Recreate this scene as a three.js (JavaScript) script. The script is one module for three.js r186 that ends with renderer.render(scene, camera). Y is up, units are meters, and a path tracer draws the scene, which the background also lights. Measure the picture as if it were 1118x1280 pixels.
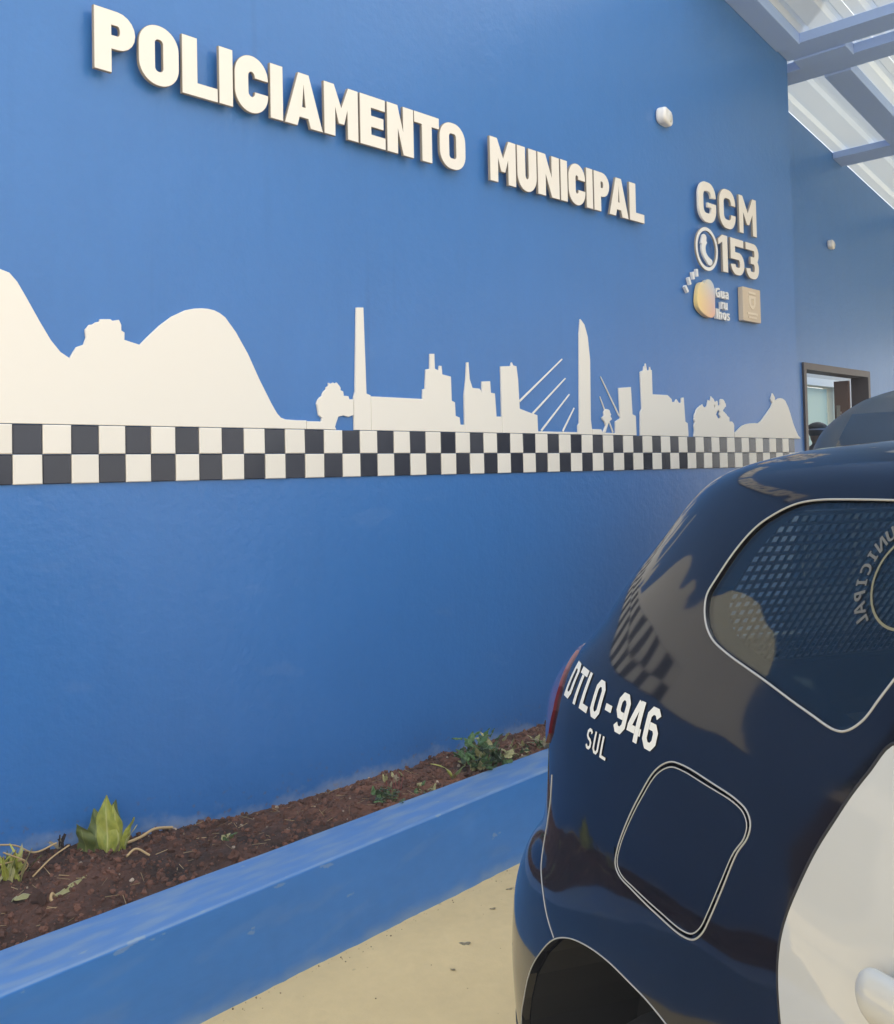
import * as THREE from 'three';
import { mergeGeometries, mergeVertices, toCreasedNormals } from 'three/addons/utils/BufferGeometryUtils.js';
import { ImprovedNoise } from 'three/addons/math/ImprovedNoise.js';
import { MarchingCubes } from 'three/addons/objects/MarchingCubes.js';
import { FontLoader } from 'three/addons/loaders/FontLoader.js';
import { TextGeometry } from 'three/addons/geometries/TextGeometry.js';
import { Brush, Evaluator, SUBTRACTION, INTERSECTION } from 'three-bvh-csg';

// ---------------------------------------------------------------- camera, sky, sun, exposure
const W = 894, H = 1024;
const scene = new THREE.Scene();
const camera = new THREE.PerspectiveCamera(53.421, W / H, 0.05, 400);
camera.position.set(0, 1.63, 3.4905);
camera.quaternion.setFromRotationMatrix(new THREE.Matrix4().makeBasis(
  new THREE.Vector3(0.693566, -0.021926, 0.720060), new THREE.Vector3(-0.007638, 0.999257, 0.037784), new THREE.Vector3(-0.720353, -0.031705, 0.692883)));
camera.setViewOffset(W, H, 0, 72, W, H);          // the photograph is a crop: its optical centre lies above the middle
scene.add(camera);

const renderer = new THREE.WebGLRenderer({ antialias: true });
renderer.setSize(W, H);
renderer.toneMapping = THREE.LinearToneMapping;
renderer.toneMappingExposure = 2.6;
renderer.shadowMap.enabled = true;

const SUN = new THREE.Vector3(0.45, 0.70, -0.55).normalize();
{
  const w = 256, h = 128, d = new Float32Array(w * h * 4), v = new THREE.Vector3();
  for (let j = 0; j < h; j++) for (let i = 0; i < w; i++) {
    const th = (j + 0.5) / h * Math.PI - Math.PI / 2, ph = (i + 0.5) / w * 2 * Math.PI - Math.PI;
    v.set(Math.cos(th) * Math.cos(ph), Math.sin(th), Math.cos(th) * Math.sin(ph));
    const up = Math.max(0, v.y), c = v.dot(SUN), hz = Math.pow(1 - up, 4), g = Math.pow(Math.max(0, c), 6);
    const k = (j * w + i) * 4;
    d[k] = 0.66 + 0.34 * hz + 0.9 * g; d[k + 1] = 0.71 + 0.30 * hz + 0.84 * g; d[k + 2] = 0.78 + 0.20 * hz + 0.74 * g; d[k + 3] = 1;
    if (v.y < 0) { d[k] = 0.45; d[k + 1] = 0.40; d[k + 2] = 0.32; }
  }
  const sky = new THREE.DataTexture(d, w, h, THREE.RGBAFormat, THREE.FloatType);
  sky.mapping = THREE.EquirectangularReflectionMapping; sky.magFilter = THREE.LinearFilter; sky.minFilter = THREE.LinearFilter; sky.needsUpdate = true;
  scene.background = sky; scene.environment = sky;
}
const sun = new THREE.DirectionalLight(new THREE.Color(1, 0.94, 0.84), 3.0);
sun.position.copy(SUN).multiplyScalar(40); sun.castShadow = true; sun.shadow.radius = 4;
Object.assign(sun.shadow.camera, { left: -20, right: 20, top: 20, bottom: -20, near: 1, far: 90 });
sun.shadow.mapSize.set(2048, 2048);
scene.add(sun, sun.target);
scene.fog = new THREE.FogExp2(new THREE.Color(0.80, 0.82, 0.86), 0.008);

// ---------------------------------------------------------------- helpers
let seed = 20240611;
const rnd = () => { seed = (seed * 1664525 + 1013904223) >>> 0; return seed / 4294967296; };
const rr = (a, b) => a + (b - a) * rnd();
const noise = new ImprovedNoise();
const fbm = (x, y, z = 0, o = 4) => { let s = 0, a = 0.5; for (let i = 0; i < o; i++) { s += a * noise.noise(x, y, z + i * 7.3); x *= 2.03; y *= 2.03; a *= 0.5; } return s; };
const clamp = (x, a = 0, b = 1) => Math.min(b, Math.max(a, x));
const sstep = (a, b, x) => { const t = clamp((x - a) / (b - a)); return t * t * (3 - 2 * t); };
const C3 = (r, g, b) => new THREE.Color().setRGB(r, g, b);
const used = {};
function numbered(n) { const k = used[n] = (used[n] ?? -1) + 1; return k ? `${n}_${String(k).padStart(3, '0')}` : n; }
function tag(o, label, category, group) { o.userData.label = label; o.userData.category = category; if (group) o.userData.group = group; return o; }
function thing(name, label, category, pos = [0, 0, 0], turn = 0, group) {
  const o = new THREE.Group(); o.name = numbered(name); o.position.set(...pos); o.rotation.y = turn; scene.add(o);
  return tag(o, label, category, group);
}
function mesh(name, geo, mat, parent = scene) {
  const g = Array.isArray(geo) ? join(geo) : geo;
  const m = new THREE.Mesh(g, mat); m.name = parent === scene ? numbered(name) : name; m.castShadow = m.receiveShadow = true; parent.add(m); return m;
}
function struct(name, geo, mat) { const m = mesh(name, geo, mat); m.userData.kind = 'structure'; return m; }
function join(gs) {
  return mergeGeometries(gs.map(g => {
    g = g.index ? g.toNonIndexed() : g;
    for (const k of Object.keys(g.attributes)) if (!['position', 'normal', 'uv'].includes(k)) g.deleteAttribute(k);
    if (!g.attributes.uv) g.setAttribute('uv', new THREE.BufferAttribute(new Float32Array(g.attributes.position.count * 2), 2));
    return g;
  }));
}
const box = (x0, x1, y0, y1, z0, z1) => { const g = new THREE.BoxGeometry(x1 - x0, y1 - y0, z1 - z0); g.translate((x0 + x1) / 2, (y0 + y1) / 2, (z0 + z1) / 2); return metreUV(g); };
function metreUV(g) {                                   // box mapping: uv in metres
  g = g.index ? g.toNonIndexed() : g; const p = g.attributes.position, n = g.attributes.normal, uv = new Float32Array(p.count * 2);
  for (let i = 0; i < p.count; i++) {
    const ax = Math.abs(n.getX(i)), ay = Math.abs(n.getY(i)), az = Math.abs(n.getZ(i));
    const [u, v] = az >= ax && az >= ay ? [p.getX(i), p.getY(i)] : ax >= ay ? [p.getZ(i), p.getY(i)] : [p.getX(i), p.getZ(i)];
    uv[2 * i] = u; uv[2 * i + 1] = v;
  }
  g.setAttribute('uv', new THREE.BufferAttribute(uv, 2)); return g;
}
const shapeOf = (pts, holes = []) => { const s = new THREE.Shape(pts.map(p => new THREE.Vector2(...p))); for (const h of holes) s.holes.push(new THREE.Path(h.map(p => new THREE.Vector2(...p)))); return s; };
const extrude = (shape, depth, bevel = 0, seg = 1) => new THREE.ExtrudeGeometry(shape, { depth: depth - bevel, bevelEnabled: bevel > 0, bevelThickness: bevel, bevelSize: bevel, bevelOffset: -bevel, bevelSegments: seg, curveSegments: 10 });
const tube = (pts, r, closed = false, seg = pts.length * 4, rad = 6) => new THREE.TubeGeometry(new THREE.CatmullRomCurve3(pts.map(p => new THREE.Vector3(...p)), closed, 'centripetal'), seg, r, rad, closed);
// a texture computed from a function of (u, v) in 0..1 -> [r, g, b] linear or one grey value
function tex(w, h, f, { srgb = false, rep = [1, 1] } = {}) {
  const d = new Uint8Array(w * h * 4);
  for (let j = 0; j < h; j++) for (let i = 0; i < w; i++) {
    let c = f((i + 0.5) / w, (j + 0.5) / h); if (typeof c === 'number') c = [c, c, c];
    for (let k = 0; k < 3; k++) { const x = clamp(c[k]); d[(j * w + i) * 4 + k] = 255 * (srgb ? (x <= 0.0031308 ? 12.92 * x : 1.055 * x ** (1 / 2.4) - 0.055) : x); }
    d[(j * w + i) * 4 + 3] = 255;
  }
  const t = new THREE.DataTexture(d, w, h); t.wrapS = t.wrapT = THREE.RepeatWrapping; t.magFilter = THREE.LinearFilter; t.minFilter = THREE.LinearFilter;
  if (srgb) t.colorSpace = THREE.SRGBColorSpace; t.repeat.set(...rep); t.needsUpdate = true; return t;
}
// noise that tiles over one unit
const tfbm = (u, v, f, z, o = 4) => { const n = (a, b) => fbm(a * f, b * f, z, o); const su = sstep(0, 1, u), sv = sstep(0, 1, v); return (n(u, v) * (1 - su) + n(u - 1, v) * su) * (1 - sv) + (n(u, v - 1) * (1 - su) + n(u - 1, v - 1) * su) * sv; };
const std = (o) => new THREE.MeshStandardMaterial(o);
const phys = (o) => new THREE.MeshPhysicalMaterial(o);

// ---------------------------------------------------------------- materials
const BLUE = [0.034, 0.157, 0.435];
const plasterBump = tex(512, 512, (u, v) => 0.5 + 0.55 * tfbm(u, v, 26, 1.5, 3) + 0.35 * tfbm(u, v, 7, 9.1, 3));
plasterBump.repeat.set(1 / 0.8, 1 / 0.8);
const wallMap = tex(2048, 1536, (u, v) => {                   // 10.24 m wide, 7.68 m high: faint roller marks, dust near the soil, a few scuffs
  const x = u * 10.24, y = v * 7.68;
  const m = 1 + 0.07 * fbm(x * 0.9, y * 1.4, 3) + 0.05 * fbm(x * 9, y * 2.0, 5, 3) + 0.03 * fbm(x * 30, y * 30, 8, 2);
  const run = sstep(0.22, 0.5, fbm(x * 13, y * 0.5, 17, 3)) * sstep(-0.2, 0.3, fbm(x * 1.5, y * 1.1, 23, 2));
  let c = BLUE.map(b => b * m * (1 - 0.10 * run));
  const soil = 0.25 + 0.13 * sstep(2.6, 1.3, x);
  const dust = sstep(0.07, 0.0, Math.abs(y - soil - 0.012) + 0.09 * (fbm(x * 7, y * 9, 2) + 0.22) + 0.03 * fbm(x * 40, y * 40, 3)) * 0.38;
  const sc = sstep(0.30, 0.42, fbm(x * 2.1, y * 6.5, 11, 4)) * 0.035 * sstep(4.2, 0.4, y);
  const sp = sstep(0.24, 0.33, fbm(x * 38, y * 38, 41, 3)) * sstep(0.20, 0.0, y - soil) * (y > soil - 0.1 ? 0.55 : 0);
  c = c.map((b, i) => b + sp * ([0.17, 0.10, 0.07][i] - b));
  return c.map((b, i) => b + (dust + sc) * ([0.42, 0.47, 0.55][i] - b));
}, { srgb: true, rep: [1 / 10.24, 1 / 7.68] });
const M = {
  wall: phys({ map: wallMap, roughness: 0.34, ior: 1.55, bumpMap: plasterBump, bumpScale: 0.0022 }),
  steelBlue: std({ color: C3(0.36, 0.52, 0.88), roughness: 0.45 }),
  cream: std({ color: C3(0.80, 0.75, 0.665), roughness: 0.5 }),
  creamSide: std({ color: C3(0.30, 0.26, 0.21), roughness: 0.6 }),  // letter sides: tan-brown, darkened to paint in a shadow halo
  white: std({ color: C3(0.80, 0.79, 0.77), roughness: 0.4 }),
  dark: std({ color: C3(0.012, 0.012, 0.014), roughness: 0.7 }),
  rubber: std({ color: C3(0.006, 0.006, 0.0065), roughness: 0.85 }),
  chrome: std({ color: C3(0.75, 0.74, 0.72), roughness: 0.28, metalness: 0.9 }),
  trim: std({ color: C3(0.34, 0.335, 0.315), roughness: 0.35 }),  // grey of seal and seam; also paints lit edges on flap and arch
  navy: phys({ map: tex(512, 512, (u, v) => { const d = 0.0008 + 0.006 * Math.max(0, tfbm(u, v, 9, 3) + 0.05) + 0.02 * Math.max(0, tfbm(u, v, 120, 7, 2) - 0.22); return [0.0009 + d * 0.8, 0.0020 + d * 0.78, 0.0080 + d * 0.7]; }, { srgb: true }), roughness: 0.5, specularIntensity: 0.1, clearcoat: 0.95, clearcoatRoughness: 0.06 }),
  whitePaint: phys({ color: C3(0.43, 0.43, 0.405), roughness: 0.4, clearcoat: 1, clearcoatRoughness: 0.03 }),
  tint: phys({ color: C3(0.70, 0.75, 0.72), roughness: 0.0, transmission: 1, thickness: 0, ior: 1.5 }),
  lampRed: phys({ color: C3(0.13, 0.008, 0.014), roughness: 0.12, clearcoat: 1, clearcoatRoughness: 0.02 }),
};

// ---------------------------------------------------------------- ground
const TAN = [0.63, 0.47, 0.235];
const groundMap = tex(1024, 1024, (u, v) => {
  const m = 1 + 0.16 * tfbm(u, v, 5, 2) + 0.12 * tfbm(u, v, 24, 6) + 0.10 * tfbm(u, v, 90, 4, 2);
  const st = sstep(0.14, 0.40, tfbm(u, v, 7, 12)) * 0.24 + sstep(0.30, 0.36, tfbm(u, v, 44, 19, 3)) * 0.35;
  return TAN.map((b, i) => b * m * (1 - st) + st * [0.16, 0.13, 0.085][i]);
}, { srgb: true, rep: [1 / 3.1, 1 / 3.1] });
const groundBump = tex(512, 512, (u, v) => 0.5 + 0.5 * tfbm(u, v, 60, 3, 3) + 0.3 * tfbm(u, v, 12, 8, 3));
groundBump.repeat.set(1 / 0.9, 1 / 0.9);
const groundMat = std({ map: groundMap, roughness: 0.62, bumpMap: groundBump, bumpScale: 0.002 });
{
  const g = new THREE.PlaneGeometry(160, 160, 8, 8); g.rotateX(-Math.PI / 2);
  struct('pavement', metreUV(g), groundMat);
}

// ---------------------------------------------------------------- main wall and recessed wall
const ROOF = x => 6.264 - 0.1854 * x;                          // underside of the canopy sheets
const wallThing = thing('station_wall', 'long tall blue painted plaster wall carrying the raised lettering and city skyline', 'wall');
{
  const xs = [0.45, 7.565], sh = shapeOf([[xs[0], -0.05], [xs[1], -0.05], [xs[1], 8.6], [xs[0], 8.6]]);  // unseen top raised to shade the forecourt; left end set for car reflections
  const g = extrude(sh, 0.22, 0.006); g.translate(0, 0, -0.22); mesh('wall', metreUV(g), M.wall, wallThing);
}
const backWall = thing('recessed_wall', 'recessed blue wall at the far right with an open doorway under the canopy', 'wall');
const DZ = -0.4, D0 = 8.52, D1 = 9.98, DT = 2.52;
{
  const sh = shapeOf([[7.45, -0.05], [D0, -0.05], [D0, DT], [D1, DT], [D1, -0.05], [16, -0.05], [16, ROOF(16)], [7.45, ROOF(7.45)]]);
  const g = extrude(sh, 0.16); g.translate(0, 0, DZ - 0.16); mesh('wall', metreUV(g), M.wall, backWall);
  const ret = box(7.35, 7.56, -0.05, ROOF(7.5) - 0.03, DZ + 0.003, -0.223); mesh('return_wall', ret, M.wall, backWall);
  const brown = std({ color: C3(0.07, 0.052, 0.05), roughness: 0.45 });
  const f = mesh('door_frame', [box(D0, D0 + 0.05, 0.38, DT - 0.06, DZ - 0.15, DZ + 0.02), box(D1 - 0.05, D1, 0.38, DT - 0.06, DZ - 0.15, DZ + 0.02), box(D0, D1, DT - 0.06, DT - 0.001, DZ - 0.15, DZ + 0.02)], brown, backWall);
  const slat = std({ color: C3(0.20, 0.125, 0.095), roughness: 0.4 });
  const leaf = mesh('door_leaf', [box(D1 - 0.10, D1 - 0.055, 0.40, DT - 0.08, DZ - 0.30, DZ - 0.16)], slat, backWall);
  mesh('handle', [box(D1 - 0.15, D1 - 0.13, 1.2, 2.2, DZ - 0.26, DZ - 0.23), box(D1 - 0.13, D1 - 0.10, 1.25, 1.27, DZ - 0.26, DZ - 0.23), box(D1 - 0.13, D1 - 0.10, 2.12, 2.14, DZ - 0.26, DZ - 0.23)], M.chrome, leaf);
  mesh('door_step', box(D0 - 0.02, D1 + 0.2, 0, 0.378, DZ + 0.001, DZ + 0.45), std({ color: C3(0.3, 0.29, 0.27), roughness: 0.8 }), backWall);
}
const room = thing('entrance_room', 'pale lit room seen through the open doorway', 'room');
{
  const pale = std({ color: C3(0.66, 0.66, 0.58), roughness: 0.8 }), green = std({ color: C3(0.58, 0.66, 0.46), roughness: 0.6 });
  mesh('floor', box(7.9, 17, 0.18, 0.37, -5.2, DZ - 0.165), std({ color: C3(0.4, 0.38, 0.34), roughness: 0.5 }), room);
  mesh('side_wall', box(7.7, 7.9, 0, 3.2, -5.2, DZ - 0.165), pale, room);
  mesh('back_wall', [box(7.9, 13.32, 0.37, 3.2, -2.75, -2.6), box(14.32, 17, 0.37, 3.2, -2.75, -2.6), box(13.32, 14.32, 2.72, 3.2, -2.75, -2.6)], std({ color: C3(0.42, 0.42, 0.38), roughness: 0.8 }), room);
  mesh('back_room_wall', box(12.9, 17, 0.37, 3.2, -5.2, -5.05), green, room);
  mesh('opening_frame', [box(13.22, 13.32, 0.37, 2.72, -2.6, -2.55), box(14.32, 14.42, 0.37, 2.72, -2.6, -2.55), box(13.22, 14.42, 2.72, 2.82, -2.6, -2.55)], pale, room);
  mesh('green_panel', box(13.36, 14.25, 0.42, 2.7, -2.72, -2.66), green, room);
  mesh('ceiling', box(7.9, 11.3, 3.2, 3.3, -5.2, DZ - 0.165), pale, room);  // ceiling left short, open to the sky, so daylight reaches the room
  mesh('partition', box(11.4, 11.5, 0.37, 2.62, -2.6, -1.75), pale, room);
}

// ---------------------------------------------------------------- canopy
const canopy = thing('canopy', 'blue steel canopy with pale translucent ribbed roof sheets', 'canopy');
{
  const sheetMat = phys({ color: C3(0.66, 0.73, 0.78), roughness: 1, transmission: 0.15, thickness: 0 });
  const xa = 6.1, xb = 15.8, ang = Math.atan(-0.1854), len = (xb - xa) / Math.cos(ang);
  // trapezoidal ribs running down the slope; each sheet 1.0 m wide
  let k = 0;
  for (let z0 = -0.4; z0 < 7.2; z0 += 1.0) {
    const prof = []; const wv = 0.25;
    for (let i = 0; i < 4; i++) { const a = z0 + i * wv; prof.push([a, 0], [a + 0.09, 0], [a + 0.115, 0.032], [a + 0.15, 0.032], [a + 0.175, 0]); }
    prof.push([z0 + 1.0, 0]);
    const g = new THREE.BufferGeometry(), P = [], I = [];
    prof.forEach(([z, y]) => { for (let s = 0; s <= 1; s++) { const x = s ? xb : xa; P.push(x, ROOF(x) + 0.004 + y + (k % 2) * 0.003, z); } });
    for (let i = 0; i + 1 < prof.length; i++) { const a = i * 2; I.push(a, a + 2, a + 1, a + 1, a + 2, a + 3); }
    g.setAttribute('position', new THREE.Float32BufferAttribute(P, 3)); g.setIndex(I);
    const gg = g.toNonIndexed(); gg.computeVertexNormals();
    mesh('roof_sheet', metreUV(gg), sheetMat, canopy); k++;
  }
  const cross = (x0, x1, z0, z1, dep) => { const sh = shapeOf([[x0, ROOF(x0) - dep], [x1, ROOF(x1) - dep], [x1, ROOF(x1) - 0.002], [x0, ROOF(x0) - 0.002]]); const g = extrude(sh, z1 - z0, 0.003); g.translate(0, 0, z0); return g; };
  mesh('beam', cross(7.38, 7.57, 0.004, 7.2, 0.075), M.steelBlue, canopy);
  mesh('beam', cross(7.72, 7.90, DZ + 0.004, 7.2, 0.075), M.steelBlue, canopy);
  mesh('purlin', cross(9.32, 9.52, DZ + 0.004, 7.2, 0.06), M.steelBlue, canopy);
  for (const x of [11.0, 12.7, 14.4]) mesh('purlin', cross(x, x + 0.2, x > 7.6 ? DZ + 0.004 : 0.004, 7.2, 0.06), M.steelBlue, canopy);
  mesh('wall_beam', cross(6.1, 7.378, 0.004, 0.19, 0.09), M.steelBlue, canopy);
  mesh('gusset', cross(7.572, 7.718, 0.05, 0.46, 0.09), M.steelBlue, canopy);
  for (const [xs] of [[7.903, 9.317], [9.523, 10.997]].map(v => [v])) mesh('rafter', cross(xs[0], xs[1], 0.15, 0.36, 0.09), M.steelBlue, canopy);
  mesh('rafter', cross(11.203, 12.697, 0.15, 0.36, 0.09), M.steelBlue, canopy);
  for (const z of [2.4, 4.8]) for (const [a, b] of [[6.1, 7.377], [7.903, 9.317], [9.523, 10.997], [11.203, 12.697]]) mesh('rafter', cross(a, b, z, z + 0.2, 0.09), M.steelBlue, canopy);
  mesh('edge_beam', cross(6.1, 15.8, 7.205, 7.36, 0.2), M.steelBlue, canopy);
  for (const x of [6.2, 11.2]) mesh('column', box(x, x + 0.16, 0, ROOF(x + 0.16) - 0.21, 7.21, 7.35), M.steelBlue, canopy);
}

// ---------------------------------------------------------------- raised lettering
const LH = 0.235;
function arc(cx, cy, rx, ry, a0, a1, n = 10) { const o = []; for (let i = 0; i <= n; i++) { const a = (a0 + (a1 - a0) * i / n) * Math.PI / 180; o.push([cx + rx * Math.cos(a), cy + ry * Math.sin(a)]); } return o; }
const stadium = (x0, x1, y0, y1, r) => [...arc(x1 - r, y1 - r, r, r, 0, 90), ...arc(x0 + r, y1 - r, r, r, 90, 180), ...arc(x0 + r, y0 + r, r, r, 180, 270), ...arc(x1 - r, y0 + r, r, r, 270, 360)];
// outline of a stroke of half width h along a polyline (square ends)
function ribbon(pts, h) {
  pts = pts.filter((p, i) => !i || Math.hypot(p[0] - pts[i - 1][0], p[1] - pts[i - 1][1]) > 1e-4);
  const L = [], R = [], n = pts.length;
  for (let i = 0; i < n; i++) {
    const a = pts[Math.max(0, i - 1)], b = pts[i], c = pts[Math.min(n - 1, i + 1)];
    let d1 = [b[0] - a[0], b[1] - a[1]], d2 = [c[0] - b[0], c[1] - b[1]];
    if (i === 0) d1 = d2; if (i === n - 1) d2 = d1;
    const l1 = Math.hypot(...d1) || 1, l2 = Math.hypot(...d2) || 1, n1 = [-d1[1] / l1, d1[0] / l1], n2 = [-d2[1] / l2, d2[0] / l2];
    let m = [n1[0] + n2[0], n1[1] + n2[1]]; const ml = Math.hypot(...m) || 1; m = [m[0] / ml, m[1] / ml];
    const s = h / Math.max(0.45, m[0] * n1[0] + m[1] * n1[1]);
    L.push([b[0] + m[0] * s, b[1] + m[1] * s]); R.push([b[0] - m[0] * s, b[1] - m[1] * s]);
  }
  return [...L, ...R.reverse()];
}
function glyph(ch, w, h, t) {                                  // [outline, holes] in a w x h box with vertical stroke t
  const th = t * 0.80, r = Math.min(w * 0.5, h * 0.36), k = t / 2;
  switch (ch) {
    case 'I': return [[[0, 0], [w, 0], [w, h], [0, h]]];
    case 'L': return [[[0, 0], [w, 0], [w, th], [t, th], [t, h], [0, h]]];
    case 'T': return [[[w / 2 - k, 0], [w / 2 + k, 0], [w / 2 + k, h - th], [w, h - th], [w, h], [0, h], [0, h - th], [w / 2 - k, h - th]]];
    case 'E': { const m = h / 2; return [[[0, 0], [w, 0], [w, th], [t, th], [t, m - th * 0.48], [w * 0.93, m - th * 0.48], [w * 0.93, m + th * 0.48], [t, m + th * 0.48], [t, h - th], [w, h - th], [w, h], [0, h]]]; }
    case 'N': return [[[0, 0], [t, 0], [t, h * 0.52], [w - t, 0], [w, 0], [w, h], [w - t, h], [w - t, h * 0.48], [t, h], [0, h]]];
    case 'M': return [[[0, 0], [t * 0.92, 0], [t * 0.92, h * 0.56], [w / 2 - t * 0.24, h * 0.26], [w / 2 + t * 0.24, h * 0.26], [w - t * 0.92, h * 0.56], [w - t * 0.92, 0], [w, 0], [w, h], [w - t * 0.85, h], [w / 2, h * 0.58], [t * 0.85, h], [0, h]]];
    case 'A': { const q = t * 0.98, a = (w / 2 - t * 0.36) / h, y1 = h * 0.17, y2 = h * 0.17 + th * 0.85; const xi = y => q + a * y * 0.93;
      return [[[0, 0], [q, 0], [xi(y1), y1], [w - xi(y1), y1], [w - q, 0], [w, 0], [w / 2 + t * 0.42, h], [w / 2 - t * 0.42, h]], [[[xi(y2), y2], [w / 2, h * 0.79], [w - xi(y2), y2]]]]; }
    case 'O': return [stadium(0, w, 0, h, r), [stadium(t, w - t, th, h - th, Math.max(0.01, r - t)).reverse()]];
    case 'P': { const hb = h * 0.38, R = (h - hb) / 2, Rx = Math.min(R, w * 0.48);
      return [[[0, 0], [t, 0], [t, hb], ...arc(w - Rx, hb + R, Rx, R, -90, 90), [0, h]], [[[t, hb + th * 0.95], [t, h - th], ...arc(w - Rx, h - th - (R - th * 0.98), Math.max(0.008, Rx - t), R - th * 0.98, 90, -90)]]]; }
    case 'U': return [ribbon([[k, h], [k, r], ...arc(r, r, r - k, r - th / 2, 180, 270), ...arc(w - r, r, r - k, r - th / 2, 270, 360), [w - k, h]], k)];
    case 'C': return [ribbon([[w - k, h * 0.62], [w - k, h - r], ...arc(w - r, h - r, r - k, r - k * 0.9, 0, 90), ...arc(r, h - r, r - k, r - k * 0.9, 90, 180), ...arc(r, r, r - k, r - k * 0.9, 180, 270), ...arc(w - r, r, r - k, r - k * 0.9, 270, 360), [w - k, h * 0.38]], k * 0.98)];
    case 'G': return [ribbon([[w - k, h * 0.64], [w - k, h - r], ...arc(w - r, h - r, r - k, r - k * 0.9, 0, 90), ...arc(r, h - r, r - k, r - k * 0.9, 90, 180), ...arc(r, r, r - k, r - k * 0.9, 180, 270), ...arc(w - r, r, r - k, r - k * 0.9, 270, 360), [w - k, h * 0.50]], k * 0.96)];
    case '1': return [[[w * 0.42, 0], [w * 0.42 + t, 0], [w * 0.42 + t, h], [w * 0.42, h], [0, h * 0.86], [0, h * 0.70], [w * 0.42, h * 0.80]]];
    case '5': { const kh = k * 0.84, q = h * 0.315, rx = Math.min(q, w * 0.48); return [[[w * 0.96, h], [0, h], [0, h * 0.42], [w - rx, h * 0.42], ...arc(w - rx, q, Math.max(rx - 2 * k, 0.01), q - 2 * kh, 60, -90, 8), ...arc(rx, q, rx - 2 * k, q - 2 * kh, 270, 190, 6), ...arc(rx, q, rx, q, 187, 270, 8), ...arc(w - rx, q, rx, q, -90, 90, 12), [t, 2 * q], [t, h - 2 * kh], [w * 0.96, h - 2 * kh]].reverse()]; }
    case '3': { const kh = k * 0.80, q = h * 0.31, p = h * 0.29; return [[[0, h], [0, h - 2 * kh], ...arc(w - p, h - p, p - 2 * k, p - 2 * kh, 90, -90, 10), [w * 0.36, h - 2 * p + 2 * kh], [w * 0.36, 2 * q - 2 * kh], ...arc(w - q, q, q - 2 * k, q - 2 * kh, 90, -90, 10), ...arc(q, q, q - 2 * k, q - 2 * kh, 270, 190, 6), ...arc(q, q, q, q, 187, 270, 8), ...arc(w - q, q, q, q, -90, 40, 10), ...arc(w - p, h - p, p, p, -43, 90, 10)]]; }
  }
}
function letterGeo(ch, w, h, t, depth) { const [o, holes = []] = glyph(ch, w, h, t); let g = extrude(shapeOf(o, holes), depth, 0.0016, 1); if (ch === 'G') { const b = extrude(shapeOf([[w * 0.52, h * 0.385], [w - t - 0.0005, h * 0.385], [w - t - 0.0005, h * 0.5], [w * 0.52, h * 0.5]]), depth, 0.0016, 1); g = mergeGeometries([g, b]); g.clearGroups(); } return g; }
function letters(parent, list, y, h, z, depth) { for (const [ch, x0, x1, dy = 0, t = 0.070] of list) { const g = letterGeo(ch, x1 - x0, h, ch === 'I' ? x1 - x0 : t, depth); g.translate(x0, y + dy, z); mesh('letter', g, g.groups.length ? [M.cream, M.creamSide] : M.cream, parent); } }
const sg1 = thing('wall_lettering', 'big raised cream letters reading POLICIAMENTO high on the blue wall', 'lettering');
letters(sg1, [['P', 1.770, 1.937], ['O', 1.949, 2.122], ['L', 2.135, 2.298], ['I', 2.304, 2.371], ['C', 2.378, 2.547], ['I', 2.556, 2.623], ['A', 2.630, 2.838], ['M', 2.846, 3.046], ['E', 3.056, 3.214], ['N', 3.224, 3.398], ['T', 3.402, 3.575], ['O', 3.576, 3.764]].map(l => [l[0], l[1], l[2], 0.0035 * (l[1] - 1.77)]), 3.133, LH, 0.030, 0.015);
const sg2 = thing('wall_lettering', 'raised cream letters reading MUNICIPAL beside POLICIAMENTO on the blue wall', 'lettering');
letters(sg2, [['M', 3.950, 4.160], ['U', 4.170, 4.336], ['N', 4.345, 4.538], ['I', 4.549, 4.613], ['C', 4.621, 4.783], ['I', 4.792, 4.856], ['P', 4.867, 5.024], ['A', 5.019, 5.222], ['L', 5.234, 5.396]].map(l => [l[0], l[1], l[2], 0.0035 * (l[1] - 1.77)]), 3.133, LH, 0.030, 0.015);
const sg3 = thing('emergency_number_sign', 'raised cream sign reading GCM 153 with a ringed telephone handset', 'sign');
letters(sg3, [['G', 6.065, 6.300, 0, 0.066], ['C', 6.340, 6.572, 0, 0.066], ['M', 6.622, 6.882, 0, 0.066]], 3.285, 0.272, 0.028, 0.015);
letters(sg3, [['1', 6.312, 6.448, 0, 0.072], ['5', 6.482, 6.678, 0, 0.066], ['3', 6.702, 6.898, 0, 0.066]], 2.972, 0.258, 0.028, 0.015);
{
  const cx = 6.152, cy = 3.097, R = 0.148;
  const ring = extrude(shapeOf(arc(cx, cy, R, R, 0, 354, 60), [arc(cx, cy, R - 0.026, R - 0.026, 0, 354, 60).reverse()]), 0.012, 0.0015); ring.translate(0, 0, 0.034); mesh('phone_ring', ring, [M.white, M.creamSide], sg3);
  const hs = extrude(shapeOf([...arc(cx - 0.03, cy + 0.072, 0.030, 0.026, 20, 150, 6), [cx - 0.075, cy + 0.03], ...arc(cx + 0.06, cy, 0.13, 0.098, 165, 232, 8), ...arc(cx + 0.034, cy - 0.082, 0.036, 0.026, 230, 395, 8), [cx + 0.022, cy - 0.052], ...arc(cx + 0.05, cy, 0.068, 0.056, 235, 130, 8).slice(1), [cx - 0.004, cy + 0.052]]), 0.012, 0.002, 2);
  hs.translate(0, 0, 0.034); mesh('phone_handset', hs, M.white, sg3);
}
const font = await new FontLoader().loadAsync('fonts/droid/droid_sans_bold.typeface.json');
const logo = thing('city_logo_sign', 'small pastel heart-like city emblem with the white word Guarulhos below the telephone ring', 'sign');
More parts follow.
